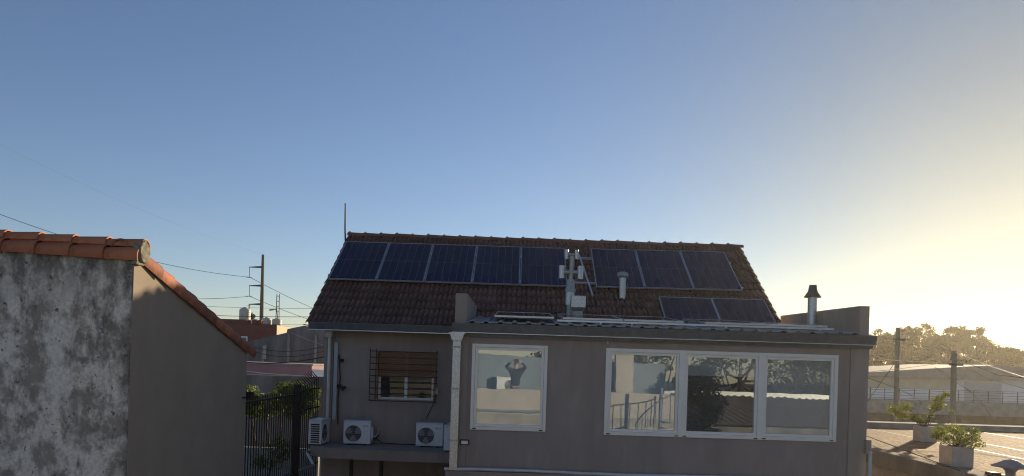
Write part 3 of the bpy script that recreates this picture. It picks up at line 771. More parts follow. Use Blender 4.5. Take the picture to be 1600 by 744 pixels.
# rake coping
rk = math.atan2(0.94, 3.144)
rake_me = barrel('rake_tile', .40, .102, .130, m_terra2, 215); rake2_me = barrel('rake_tile', .40, .086, .096, m_terra2, 190)
for k in range(11):
    t = .06 + k * .298
    yy = 7.36 + t * math.cos(rk); zz = 5.915 - t * math.sin(rk)
    place('rake_tile', rake_me, HL, (-4.022, yy, zz + .048), (R(14), rk + R(1.2), R(90) + rng.uniform(-.015, .015)), (1, 1, 1))
    if k < 11: place('rake_tile', rake2_me, HL, (-4.11, yy - .12, zz + .150), (0, rk + R(1.2), R(90) + rng.uniform(-.015, .015)))
cm = MB(); q = Vector((-3.92, 10.48, 4.36)); cm.bev(q.x - .05, q.x + .05, q.y, q.y + .10, q.z - .05, q.z + .05, .015); cm.tube([(-3.95, 10.44, 4.33), (-3.95, 10.3, 4.33)], .012, 6)
CM = lone(cm, 'floodlight', m_black, 'small black floodlight on corner of plaster wall above the fence', 'light')

# ------------------------------------------------------------------ iron fence between the houses
FN = thing('iron_fence', 'dark iron picket fence with spiked tops between the two houses', 'fence', (-4.05, 12.4, 0))
pk = MB().box(-.0065, .0065, -.0065, .0065, 0, 2.25).mesh('picket', m_iron)
for k in range(24): place('picket', pk, FN, (-4.06, 10.56 + k * .112, 2.06))
for zz in (2.12, 2.75, 4.22): MB().box(-4.085, -4.035, 10.5, 13.25, zz, zz + .03).build('rail', m_iron, FN)
MB().box(-4.11, -4.01, 13.22, 13.32, 0, 4.42).build('post', m_iron, FN)
MB().box(-4.16, -3.96, 10.50, 14.78, 0, 2.06).build('base_wall', m_conc, FN)
for k in range(11):
    yy = 13.40 + k * .125; zt = 4.33 + k * .018
    MB().tube([(-4.06, yy, 2.06), (-4.06, yy, zt), (-4.12, yy, zt + .05), (-4.20, yy, zt + .14)], [.012, .012, .011, .005], 6).build('spiked_picket', m_iron, FN)
for zz in (2.75, 3.9, 4.28): MB().box(-4.08, -4.04, 13.32, 14.75, zz, zz + .03).build('rail', m_iron, FN)


# ------------------------------------------------------------------ foliage
def leaf_cloud(centres, n, size, seed, flat=0.75):
    """n small leaf faces scattered round clump centres (x, y, z, radius)"""
    rg = np.random.default_rng(seed); C = np.array(centres, float); w_ = C[:, 3] ** 2; idx = rg.choice(len(C), n, p=w_ / w_.sum())
    d = rg.normal(size=(n, 3)); d /= np.linalg.norm(d, axis=1)[:, None]
    r = rg.random(n) ** 0.45
    P = C[idx, :3] + d * (r * C[idx, 3])[:, None] * np.array([1, 1, flat])
    a = rg.normal(size=(n, 3)); a /= np.linalg.norm(a, axis=1)[:, None]
    b = np.cross(a, rg.normal(size=(n, 3))); b /= np.linalg.norm(b, axis=1)[:, None]
    sz = size * (0.6 + 0.8 * rg.random(n))[:, None]
    q = np.stack([P - a * sz, P + b * sz * .45, P + a * sz, P - b * sz * .45], 1).reshape(-1, 3)
    return q


def leaves(name, q, mat, parent):
    n = len(q) // 4; off = np.array(root_of(parent).location); q = q - off
    me = bpy.data.meshes.new(name); me.vertices.add(4 * n); me.vertices.foreach_set('co', q.ravel())
    me.loops.add(4 * n); me.loops.foreach_set('vertex_index', np.arange(4 * n)); me.polygons.add(n)
    me.polygons.foreach_set('loop_start', np.arange(0, 4 * n, 4)); me.materials.append(mat); me.update(calc_edges=True)
    o = bpy.data.objects.new(name, me); COL.objects.link(o); o.parent = parent; return o


def tree(label, x, y, h, rx, rz, n, leaf, mat, seed, base=0.0, name='tree', group=None, crown0=0.35, clumps=26, ry=None, ragged=0):
    rg = random.Random(seed); T = thing(name, label, 'tree', (x, y, base), group)
    cz = base + h * (crown0 + 1) / 2; hz = h * (1 - crown0) / 2; ry = ry or rx
    C = []
    for k in range(clumps):
        while True:
            p = [rg.uniform(-1, 1) for _ in range(3)]
            if .25 < sum(c * c for c in p) < 1: break
        tp = 1 - .35 * max(p[2], 0)
        C.append((x + p[0] * rx * tp, y + p[1] * ry * tp, cz + p[2] * hz, rg.uniform(.20, .36) * min(rx, hz * 1.2)))
    for k in range(ragged):
        an = rg.uniform(0, 6.283); el = rg.uniform(.15, 1.45); q_ = .92 + rg.uniform(-.12, .14)
        C.append((x + math.cos(an) * math.cos(el) * rx * .85 * q_, y + math.sin(an) * math.cos(el) * ry * .85 * q_, cz + math.sin(el) * hz * q_, rg.uniform(.13, .22) * rx))
    b = MB(); r0 = h * .022 + .03
    top = (x + rg.uniform(-.2, .2), y, base + h * .62)
    b.tube([(x, y, base), (x + rg.uniform(-.1, .1), y, base + h * .25), top], [r0, r0 * .8, r0 * .45], 8)
    for c in C:
        t = rg.uniform(.35, .95); s0 = Vector((x, y, base)).lerp(Vector(top), t); e0 = Vector(c[:3]); md = s0.lerp(e0, .5) + Vector((0, 0, -.05 * h))
        b.tube([s0, md, e0], [r0 * .4, r0 * .25, r0 * .08], 5, False)
    b.build('trunk', m_bark, T)
    leaves('crown', leaf_cloud(C, n, leaf, seed, .8), mat, T)
    return T


TR = [(1368, 520, 90, 3.0), (1392, 524, 92, 2.6), (1413, 512, 88, 2.6), (1440, 514, 90, 3.2), (1468, 522, 95, 2.8), (1490, 511, 90, 3.2), (1518, 512, 92, 2.6), (1545, 534, 84, 3.4), (1572, 541, 86, 3.2), (1596, 548, 82, 3.0), (1630, 552, 84, 3.5)]
TL = ['nearest the house corner, behind the tall pole', 'second from the house corner', 'rising above the left concrete pole', 'broad, just right of the left pole', 'in the dip between two taller trees', 'tall, directly behind the right pole', 'tall and feathery, at right end of the high crowns', 'lower, right of the high crowns', 'low and rounded, above grey roof at right', 'lowest, sloping down at right edge of view', 'beyond the right edge of view']
for k, (px, py, Y, rx) in enumerate(TR):
    q = at(px, py, Y)
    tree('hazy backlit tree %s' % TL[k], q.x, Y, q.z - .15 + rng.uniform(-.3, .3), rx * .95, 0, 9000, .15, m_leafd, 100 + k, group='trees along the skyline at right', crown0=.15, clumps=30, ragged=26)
q = at(1372, 575, 64); tree('small bright green tree beside white chimney at house corner', q.x - .6, 64, 5.6, 1.5, 0, 2500, .11, m_leafy, 140, crown0=.2)
q = at(1470, 560, 72); tree('pale olive tree in front of the tall dark crowns', q.x, 72, 6.7, 2.8, 0, 3500, .12, m_leaf, 141, crown0=.25)
for px, py, Y, rx, lb in ((350, 484, 85, 2.6, 'dark tree left of the water tank behind brick building'), (395, 485, 85, 2.0, 'dark tree right of the water tank behind brick building'), (1240, 483, 40, .9, 'dark treetop peeping over the metal roof beside tiled roof edge')):
    q = at(px, py, Y); tree(lb, q.x, Y, q.z, rx, 0, 6000, .13 if Y > 50 else .06, m_leafd, 150 + int(px), crown0=.2)

# vine behind the fence, on its own prop
V = thing('climbing_shrub', 'dense leafy shrub with sunlit yellow green top behind the iron fence', 'shrub', (-7.1, 21.5, 0))
b = MB()
for k in range(5): b.tube([(-7.9 + k * .4, 21.6, 0), (-7.8 + k * .4, 21.5, 2.2), (-8.0 + k * .45, 21.5, 3.4)], [.05, .04, .02], 6)
b.build('stem', m_bark, V)
C = [(-8.25 + 2.2 * rng.random(), 21.5 + rng.uniform(-.3, .3), 3.10 + rng.uniform(0, .87), rng.uniform(.20, .32)) for _ in range(46)] + [(-6.35 + rng.uniform(-.2, .2), 21.5, 3.7 + rng.uniform(-.2, .35), .25) for _ in range(6)]
leaves('foliage', leaf_cloud(C, 9500, .045, 31), m_leaf, V)
V = thing('garden_shrub', 'sparse pale leaved shrub low down behind the fence pickets', 'shrub', (-5.6, 16.5, 1.2))
MB().tube([(-5.7, 16.5, 0), (-5.7, 16.5, 1.6), (-5.6, 16.5, 2.5)], [.05, .04, .02], 6).build('stem', m_bark, V)
leaves('foliage', leaf_cloud([(-5.9 + .6 * rng.random(), 16.5, 2.35 + .6 * rng.random(), .22) for _ in range(10)], 700, .04, 33), m_leaf, V)

# ------------------------------------------------------------------ behind the fence: walls and far houses at left
lone(MB().box(-10.2, -6.3, 25, 25.25, 0, 4.20), 'garden_wall', m_conc2, 'low grey concrete wall behind the shrub', 'wall')
lone(MB().box(-6.28, -5.3, 25.3, 25.5, 0, 4.38), 'white_wall', m_whitew, 'pale wall end glimpsed between fence spikes and house corner', 'wall')
lone(MB().box(-9.0, -5.2, 19.0, 19.15, 0, 2.45), 'patio_wall', m_conc, 'dim grey patio wall low behind the fence', 'wall')
T = thing('pink_house', 'low pink painted house wall behind grey concrete wall', 'house', (-10, 30, 0))
MB().box(-13.2, -8.6, 30, 33, 0, 4.50).build('wall', m_pink, T)
MB().box(-13.25, -8.55, 29.95, 33.05, 4.502, 4.56).build('coping', m_conc, T)
MB().box(-8.55, -8.0, 29.9, 33, 0, 4.35).build('white_end_wall', m_whitew, T)
T = thing('grey_warehouse', 'large grey concrete gabled house behind the pink wall', 'house', (-13.5, 42, 0))
MB().prism([(-17.5, 0), (-10.6, 0), (-10.6, 6.28), (-11.4, 6.50), (-12.58, 6.65), (-13.55, 6.42), (-13.6, 6.20), (-17.5, 5.20)], 'y', 42, 50).build('wall', m_conc2, T)
MB().prism([(-10.5, 6.30), (-11.4, 6.53), (-12.60, 6.68), (-12.6, 6.75), (-11.4, 6.60), (-10.5, 6.37)], 'y', 41.9, 50.1).build('roof', m_greyroof, T)
for xx in (-15.0, -13.5, -11.9): MB().box(xx, xx + .14, 41.9, 42.0, 0, 5.0 if xx < -14 else 6.1).build('buttress', m_conc, T)
MB().box(-14.9, -14.7, 41.80, 42.0, 4.6, 5.4).build('duct', m_galv2, T)
T = thing('brick_building', 'red brick flat roofed building carrying water tanks', 'building', (-23, 62, 0))
MB().box(-27.5, -20.30, 60, 66, 0, 7.35).build('wall', m_brick, T)
MB().box(-27.5, -22.9, 60.1, 66, 7.352, 7.72).build('parapet', m_brick, T)
MB().box(-22.5, -22.1, 60.3, 60.7, 7.35, 7.78).build('chimney', m_brick, T); MB().box(-22.0, -21.7, 60.3, 60.7, 7.35, 7.72).build('chimney', m_brick, T)
MB().box(-20.285, -20.27, 60.05, 65.95, 5.6, 7.33).build('lit_side_face', m_cream, T)  # cream sheet: sunlight on the brick side put into its colour
W = MB().box(-23.6, -22.7, 59.95, 60.02, 5.75, 6.3).build('window', m_whitew, T); MB().box(-23.5, -23.2, 59.93, 59.949, 5.85, 6.2).build('pane', m_glass2, W); MB().box(-23.1, -22.8, 59.93, 59.949, 5.85, 6.2).build('pane', m_glass2, W)
MB().tube([(-25.0, 59.5, 5.0), (-25.0, 59.5, 7.0)], .08, 8).build('vent_pipe', m_pvc, T)


def tank(label, x, y, z, r, h):
    T = thing('water_tank', label, 'water tank', (x, y, z), 'rooftop water tanks')
    prof_ = [(r * .96, 0), (r, .05)]
    for k in range(1, 5): prof_ += [(r, h * k * .18 - .03), (r * .965, h * k * .18), (r, h * k * .18 + .03)]
    prof_ += [(r, h * .78), (r * .72, h * .90), (r * .35, h * .93)]
    MB().lathe((x, y, z), prof_, 20).build('body', m_tank, T)
    MB().lathe((x, y, z + h * .92), [(r * .38, 0), (r * .38, h * .07), (0, h * .085)], 16).build('lid', m_tank, T)
    return T


tank('tall cream water tank standing highest on the brick parapet', -23.45, 61.2, 7.722, .47, 1.12)
tank('cream water tank just left of its twin behind low brick wall', -21.85, 62, 7.352, .40, .72)
tank('cream water tank just right of its twin behind low brick wall', -20.95, 62, 7.352, .40, .66)
lone(MB().tube([(-23.4, 61.9, 7.72), (-23.4, 61.9, 9.2)], .02, 6).tube([(-23.6, 61.9, 9.0), (-23.2, 61.9, 9.05)], .012, 6), 'aerial', m_steel, 'thin aerial beside the tall cream water tank', 'antenna')

# pylons
T = thing('transmission_pole', 'tall dark steel transmission pole with three side arms', 'pylon', (-54.0, 150, 0))
MB().tube([(-53.9, 150, 0), (-53.95, 150, 12), (-54.05, 150, 25.6)], [.55, .42, .28], 12).build('mast', m_steel, T)
for py in (417, 446, 475):
    a = at(411, py, 150); e_ = at(389, py + .5, 150)
    A = MB().tube([a + Vector((0, 0, -.05)), e_], [.26, .08], 8).build('cross_arm', m_steel, T)
    i1 = e_ + Vector((.15, 0, -2.2)); MB().tube([e_ + Vector((.15, 0, 0)), i1], .06, 6).build('insulator', m_steel, A)
    MB().tube([i1 + Vector((-.6, 0, 0)), i1 + Vector((.6, 0, 0))], .05, 6).build('clamp', m_steel, A)
T = thing('lattice_pole', 'shorter ladder like lattice pole right of transmission pole', 'pylon', (-43.8, 130, 0))
for sx in (-1, 1): MB().tube([(-43.8 + sx * .42, 130, 0), (-43.85 + sx * .22, 130, 15.7)], .08, 6).build('leg', m_steel, T)
for k in range(14):
    zz = 3 + k * .95; hw = .42 - .20 * zz / 15.7
    MB().tube([(-43.82 - hw, 130, zz), (-43.82 + hw, 130, zz)], .05, 5).build('rung', m_steel, T)
a = at(428, 484, 120); lone(MB().tube([at(432, 483.5, 120), a], .07, 6).tube([a, a + Vector((-.75, 0, -.08))], [.10, .13], 6).tube([at(432.5, 483, 120), at(434, 500, 120), Vector((at(434, 500, 120).x, 120, 0))], .07, 6), 'street_lamp', m_steel, 'street lamp head on thin arm left of lattice pole', 'street lamp')


def wire(label, pts, r, mat=None, sag=0.0, group='overhead wires'):
    pts = [Vector(p) for p in pts]; out = []
    if len(pts) == 2:
        for k in range(25):
            t = k / 24; p = pts[0].lerp(pts[1], t); p.z -= sag * 4 * t * (1 - t); out.append(p)
    else: out = pts
    return lone(MB().tube(out, r, 5), 'overhead_wire', mat or m_wire, label, 'wire', group=group)


i_top = at(390, 433, 150); i_mid = at(390, 463, 150); i_low = at(390, 492, 150)
wire('conductor rising left from the top insulator of transmission pole', [i_top, at(-120, 288, 95)], .045, sag=2.2)
wire('conductor running left from the middle insulator of transmission pole', [i_mid, at(-120, 395, 95)], .045, sag=2.6)
wire('faint earth wire climbing left from the tip of transmission pole', [at(411, 398, 150), at(-60, 196, 90)], .006, sag=1.2)
wire('conductor falling right from the top insulator of transmission pole', [i_top, at(600, 512, 330)], .06, sag=2.5)
wire('conductor falling right from the middle insulator of transmission pole', [i_mid, at(600, 520, 330)], .06, sag=2.5)
wire('level street cable crossing in front of lattice pole base', [at(330, 493, 55), at(520, 495, 55)], .022, sag=.05)
wire('thin level cable above the street cable at left', [at(300, 478, 70), at(540, 482, 70)], .016, sag=.1)
wire('thin level cable just below the street cable at left', [at(330, 504, 60), at(530, 507, 60)], .015, sag=.1)
wire('pale stay wire slanting down across the grey warehouse', [at(455, 520, 40), at(506, 540, 36)], .014, m_galv2, .02)
wire('black cable drooping low across the grey warehouse', [at(382, 566, 28), at(510, 557, 26)], .022, sag=.12)
wire('upper of two sagging cables before grey warehouse', [at(388, 540, 34), at(508, 541, 30)], .014, sag=.25)
wire('lower of two sagging cables before grey warehouse', [at(388, 546, 34), at(508, 548, 30)], .014, sag=.30)
wire('white cable lying along top of grey garden wall', [at(383, 580, 24.9), at(488, 588, 24.9)], .02, m_pvc, .03)

# ------------------------------------------------------------------ neighbour flat roof at right with planters
NB = thing('flat_roof_house', 'neighbouring flat roofed house with red tiled terrace at right', 'house', (13, 18, 0))
MB().box(8.25, 22, 10.5, 23.5, 0, 3.19).build('wall', m_conc, NB)
MB().add([(8.42, 10.6, 3.196), (21.9, 10.6, 3.196), (21.9, 23.4, 3.196), (8.42, 23.4, 3.196)], [(0, 1, 2, 3)]).build('terrace_paving', m_paving, NB)
for x0_ in (11.05, 12.25, 14.6):
    MB().add([(x0_, 10.7, 3.200), (x0_ + .055, 10.7, 3.200), (x0_ + .155, 22.8, 3.200), (x0_ + .10, 22.8, 3.200)], [(0, 1, 2, 3)]).build('mortar_joint', m_jnt, NB)
MB().box(8.12, 8.40, 10.4, 23.5, 2.92, 3.24).build('kerb', m_conc2, NB)
MB().box(8.402, 22, 22.9, 23.5, 3.19, 3.36).build('far_kerb', m_conc, NB)
MB().box(7.9, 8.11, 10.4, 23.5, 0, 2.30).build('lower_ledge', m_conc2, NB)
lone(MB().box(10.9, 21, 24.6, 24.8, 0, 3.12).box(10.85, 21, 24.5, 24.9, 3.122, 3.20), 'boundary_wall', m_conc, 'long low grey coped wall beyond the tiled terrace', 'wall')


def planter(label, x, y, s_, h, rz, mat=m_pole):
    T = thing('planter', label, 'planter', (0, 0, 0), 'terrace planters'); t = .04; b = MB()
    b.box(-s_ / 2, s_ / 2, -s_ / 2, -s_ / 2 + t, 0, h); b.box(-s_ / 2, s_ / 2, s_ / 2 - t, s_ / 2, 0, h); b.box(-s_ / 2, -s_ / 2 + t, -s_ / 2 + t, s_ / 2 - t, 0, h - .001); b.box(s_ / 2 - t, s_ / 2, -s_ / 2 + t, s_ / 2 - t, 0, h - .001)
    b.build('box', mat, T); MB().box(-s_ / 2 + t, s_ / 2 - t, -s_ / 2 + t, s_ / 2 - t, .02, h - .05).build('soil', m_soil, T)
    T.location = (x, y, 3.20); T.rotation_euler = (0, 0, rz); return T


m_plant = M('pale_concrete_planter', (0.50, 0.46, 0.41), (0.40, 0.37, 0.33), 5, 0.9, bump=0.2)
planter('square concrete planter nearer on the terrace, with low spreading shrub', 8.70, 13.95, .42, .39, 0, m_plant)
planter('square concrete planter farther on the terrace, with tall leaning shrub', 10.85, 18.75, .40, .40, 0, m_plant)


def shrub(label, x, y, z, C, stems, n, leaf, seed):
    T = thing('potted_shrub', label, 'shrub', (x, y, z), 'terrace shrubs'); b = MB()
    for s_ in stems: b.tube([Vector((x, y, z)) + Vector(p) for p in s_], [.011, .007, .003][:len(s_)] if len(s_) == 3 else [.02] * len(s_), 6)
    b.build('stem', m_bark, T); leaves('foliage', leaf_cloud([(x + c[0], y + c[1], z + c[2], c[3]) for c in C], n, leaf, seed), m_leafy, T)


rg = random.Random(5)
C = [(rg.uniform(-.42, .48), rg.uniform(-.35, .35), .12 + .28 * rg.random(), rg.uniform(.10, .18)) for _ in range(16)] + [(.55, 0, .08, .12), (-.5, 0, .22, .10)]
shrub('low bushy shrub in the nearer concrete planter', 8.70, 13.95, 3.555, [(c[0] * .85, c[1] * .85, c[2] * .95, c[3] * .9) for c in C], [[(rg.uniform(-.08, .08), 0, -.02), (c[0] * .45, c[1] * .45, c[2] * .4), (c[0] * .85, c[1] * .85, c[2] * .95)] for c in C], 3000, .022, 61)
C = [(-.95, .1, .52, .20), (-.80, 0, .38, .18), (-.62, 0, .62, .20), (-.55, .1, .35, .17), (-.30, 0, .30, .16), (-.12, 0, .18, .12), (.25, 0, .62, .17), (.42, 0, .70, .18), (.50, .1, .92, .15), (.62, 0, 1.02, .13), (.30, 0, .86, .13), (.80, 0, .50, .10), (.15, 0, .40, .10)]
shrub('leggy two branched shrub in the farther concrete planter', 10.85, 18.75, 3.565, [(c[0] * .85, c[1] * .85, c[2] * .85, c[3] * .9) for c in C], [[(rg.uniform(-.05, .05), 0, -.02), (c[0] * .4, c[1] * .45, c[2] * .45 + .03), (c[0] * .85, c[1] * .85, c[2] * .85)] for c in C], 2600, .028, 62)
T = thing('roof_ventilator', 'grey mushroom shaped roof ventilator at front edge of terrace', 'ventilator', (8.62, 12.30, 3.196))
MB().lathe((8.62, 12.30, 3.196), [(.14, 0), (.12, .02), (.075, .03), (.075, .14), (.12, .20), (.16, .235)], 18).build('neck', m_vent, T)
MB().lathe((8.62, 12.30, 3.196), [(.15, .205), (.29, .225), (.295, .235), (.20, .285), (.14, .315), (.10, .345), (.0, .362)], 24).build('hood', m_vent, T)
T = thing('roof_box', 'small dark metal box left of the roof ventilator', 'box', (8.47, 12.55, 3.2))
MB().bev(8.40, 8.58, 12.45, 12.65, 3.196, 3.29, .02).build('case', m_steel, T); MB().bev(8.60, 8.78, 12.5, 12.6, 3.20, 3.25, .01).build('pipe_end', m_vent, T)

# ------------------------------------------------------------------ far buildings and poles at right
T = thing('long_white_building', 'long pale building with grey roof and railed balcony at right', 'building', (34, 50, 0))
MB().box(23.6, 48, 50, 60, 0, 4.62).build('wall', m_whitew, T)
MB().box(23.55, 30.6, 49.96, 49.998, 3.9, 4.60).build('cream_panel', m_cream, T)
MB().prism([(23.2, 4.63), (49, 4.63), (49, 4.75), (43, 5.15), (38, 5.45), (33.5, 5.72), (28.5, 5.30), (23.2, 4.78)], 'y', 49.6, 60.4).build('roof', m_greyroof, T)
MB().box(23.4, 48, 48.0, 49.99, 2.22, 3.10).build('balcony_slab', m_conc, T)
MB().box(23.6, 48, 49.9, 49.99, 0, 2.2).build('lower_wall', m_conc2, T)
for k in range(16):
    xx = 24.0 + k * 1.0
    MB().box(xx, xx + (.07 if k % 4 == 0 else .03), 48.05, 48.09, 3.10, 3.92).build('baluster', m_steel, T)
for zz in (3.25, 3.42, 3.60, 3.78, 3.90): MB().box(23.8, 48, 48.10, 48.125, zz, zz + .022).build('balcony_rail', m_steel, T)
for k in range(4): MB().box(27 + k * 3.2, 28.2 + k * 3.2, 49.86, 49.899, .2, 1.9).build('dark_opening', m_room, T)
W = MB().box(31.6, 34.2, 49.95, 49.995, 3.12, 4.45).build('window', m_ducting, T)
MB().box(36.0, 39.0, 49.95, 49.995, 3.12, 4.45).build('window', m_ducting, T)
lone(MB().box(24.6, 25.5, 66, 67, 0, 6.0).box(24.5, 25.6, 65.9, 67.1, 6.0, 6.12), 'white_chimney_block', m_whitew, 'white block standing above grey roof beside house corner', 'building')


def pole(label, px, py, Y, r):
    q = at(px, py, Y); T = thing('utility_pole', label, 'utility pole', (q.x, Y, 0), 'utility poles at right')
    MB().tube([(q.x + .05, Y, 0), (q.x, Y, q.z)], [r * 1.2, r * .85], 12).build('shaft', m_pole, T)
    MB().box(q.x - .25, q.x + .25, Y - r - .06, Y - r, q.z - .55, q.z - .47).build('cross_bar', m_steel, T)
    for sx in (-.2, .2): MB().tube([(q.x + sx, Y - r - .03, q.z - .47), (q.x + sx, Y - r - .03, q.z - .36)], .03, 8).build('insulator', m_pvc, T)
    return T


pole('taller concrete utility pole near house corner', 1403, 512, 30, .105)
pole('shorter concrete utility pole between terrace and white building', 1491, 548, 26, .105)
for lb, pts, r in (('cable dipping from house corner toward grey roof peak', [(1340, 546, 20), (1382, 562, 26), (1420, 565, 32), (1470, 567, 40)], .012),
                   ('cable climbing gently from house corner to grey roof peak', [(1340, 583, 20), (1400, 577, 28), (1462, 569, 40)], .011),
                   ('cable linking the two utility poles near their tops', [(1403, 535, 30), (1445, 541, 28), (1491, 549, 26)], .009),
                   ('uppermost bright pale cable running right from shorter pole', [(1470, 540, 27), (1491, 550, 26), (1540, 570, 22), (1625, 598, 17)], .009),
                   ('second cable running right from shorter pole', [(1491, 565, 26), (1540, 590, 22), (1625, 614, 17)], .008),
                   ('third cable running right from shorter pole', [(1491, 560, 26), (1560, 586, 24), (1625, 594, 22)], .012),
                   ('short service cable falling from roof peak behind shorter pole', [(1460, 573, 40), (1491, 595, 38), (1530, 622, 36), (1552, 655, 34)], .012),
                   ('thin service cable dropping right from shorter pole to balcony', [(1491, 590, 26), (1520, 615, 32), (1548, 650, 40)], .008),
                   ('thin stay wire slanting from taller pole across balcony', [(1340, 585, 28), (1400, 606, 29), (1450, 630, 36)], .012),
                   ('thin stay wire crossing down left of taller pole', [(1403, 560, 30), (1375, 600, 32), (1352, 632, 34)], .012)):
    wire(lb, [at(*p) for p in pts], r, m_galv2 if 'bright' in lb else None, group='overhead wires at right')
wire('thin cable lying across the terrace in front of planters', [at(1345, 678, 19), at(1420, 706, 15.5), at(1500, 736, 12.9)], .010, group='overhead wires at right')

# ------------------------------------------------------------------ the terrace the photograph is taken from (seen mirrored in the windows)
tag(MB().box(-6, 5.5, -3.0, 1.05, 2.95, 3.25).build('terrace_floor', m_conc), kind='structure')
T = thing('terrace_parapet', 'beige rendered terrace parapet mirrored in lower half of windows', 'wall', (0, .9, 0))
MB().box(-6, 5.4, .85, 1.05, 3.252, 4.06).build('wall', m_beige, T)
MB().box(-6, 5.4, 1.052, 1.06, 0, 2.95).build('lower_wall', m_beige, T)
MB().box(3.74, 4.38, -2.75, -2.35, 0, 6.6).build('column', m_beige, T)
pts = [(-1.6 + k * .2, 1.12, 3.36 - .012 * math.sin(k * .25)) for k in range(24)]
MB().tube(pts, .045, 8).build('conduit', m_bluew, T)
lone(MB().prism([(-6, 3.25), (5.7, 3.25), (5.7, 5.02), (-6, 5.32)], 'y', -3.3, -3.1), 'terrace_back_wall', m_bluew, 'plain blue grey wall behind the photographer, mirrored in windows', 'wall')
T = condenser('cream condenser unit beside the photographer, mirrored in the left window', (-.30, -2.62, 3.252), R(180), wd=.80, ht=.62, dp=.28, logo=False)
MB().box(-.55, .55, 0, .3, -.0, .02).build('base_rail', m_steel, T)
T.location.z = 3.75; MB().box(-.40, .40, -.02, .30, -.50, -.001).build('plinth', m_beige, T)
# spiral stair railing beside the column
ST = thing('spiral_stair', 'grey metal spiral stair with curved handrail, mirrored in the windows', 'stair', (4.5, 2.2, 0))
MB().tube([(4.5, 2.2, 0), (4.5, 2.2, 4.3)], .05, 10).build('centre_post', m_bluew, ST)
hp = []
for k in range(16):
    an = R(200 - k * 17); zz = 2.75 + k * .19 if False else 2.1 + k * .17
    c0, c1 = math.cos(an), math.sin(an)
    MB().add([(4.5, 2.2, zz), (4.5 + .75 * math.cos(an - .2), 2.2 + .75 * math.sin(an - .2), zz), (4.5 + .75 * math.cos(an + .2), 2.2 + .75 * math.sin(an + .2), zz), (4.5, 2.2, zz - .03), (4.5 + .75 * math.cos(an - .2), 2.2 + .75 * math.sin(an - .2), zz - .03), (4.5 + .75 * math.cos(an + .2), 2.2 + .75 * math.sin(an + .2), zz - .03)], [(0, 1, 2), (5, 4, 3), (0, 3, 4, 1), (1, 4, 5, 2), (2, 5, 3, 0)]).build('tread', m_bluew, ST) if zz < 3.3 else None
    zb = min(zz, 3.25); q = Vector((4.5 + .75 * c0, 2.2 + .75 * c1, zb))
    MB().tube([q, q + Vector((0, 0, .85))], .013, 6).build('baluster', m_bluew, ST); hp.append(q + Vector((0, 0, .86)))
MB().tube(hp, .02, 8).build('handrail', m_bluew, ST)
# corrugated roof and trees behind the photographer, at right
T = thing('corrugated_roof_shed', 'shed with weathered corrugated roof, mirrored in right hand windows', 'shed', (9.5, -6, 0))
b = MB(); n = 110; xs = [6.6 + k * 9.0 / n for k in range(n + 1)]
b.add([(x, -3.6, 2.75 + .03 * math.sin(k * 1.6)) for k, x in enumerate(xs)] + [(x - 1.2, -8.2, 3.70 + .03 * math.sin(k * 1.6)) for k, x in enumerate(xs)], [(k, k + 1, n + 2 + k, n + 1 + k) for k in range(n)])
b.build('roof', m_corr, T); MB().box(5.3, 15, -8.4, -8.15, 3.66, 3.86).build('ridge_cap', m_galv, T); MB().box(6.8, 15.4, -8.1, -3.9, 0, 2.68).build('wall', m_conc2, T)
for k, (x, y, h, rx, lb) in enumerate(((-5, -16, 8.2, 3.2, 'left of the photographer'), (3.2, -18, 7.6, 2.4, 'right of the photographer'), (7.5, -12.5, 7.5, 2.2, 'behind the shed ridge'), (12.5, -15, 7.4, 3.0, 'behind right part of the shed'), (18, -17, 6.8, 3.0, 'right beyond the shed'))):
    tree('leafy tree %s, mirrored in windows' % lb, x, y, h, rx, 0, 3500, .11, m_leafd if k != 2 else m_leafd, 200 + k, group='trees behind the photographer', crown0=.25)


# ------------------------------------------------------------------ the photographer (seen mirrored in the left window)
def skin_mesh(name, verts, edges, mat, parent, sub=2, rootv=0):
    bm = bmesh.new(); lay = bm.verts.layers.skin.verify(); off = root_of(parent).location; bv = []
    for i, (x, y, z, r) in enumerate(verts):
        v = bm.verts.new((x - off[0], y - off[1], z - off[2])); rr = r if isinstance(r, tuple) else (r, r); v[lay].radius = rr; v[lay].use_root = (i == rootv); bv.append(v)
    for a, b_ in edges: bm.edges.new((bv[a], bv[b_]))
    me = bpy.data.meshes.new(name); bm.to_mesh(me); bm.free(); me.materials.append(mat)
    o = bpy.data.objects.new(name, me); COL.objects.link(o); o.parent = parent
    sk = o.modifiers.new('skin', 'SKIN'); sk.use_smooth_shade = True; sb = o.modifiers.new('sub', 'SUBSURF'); sb.levels = sub; sb.render_levels = sub
    return o


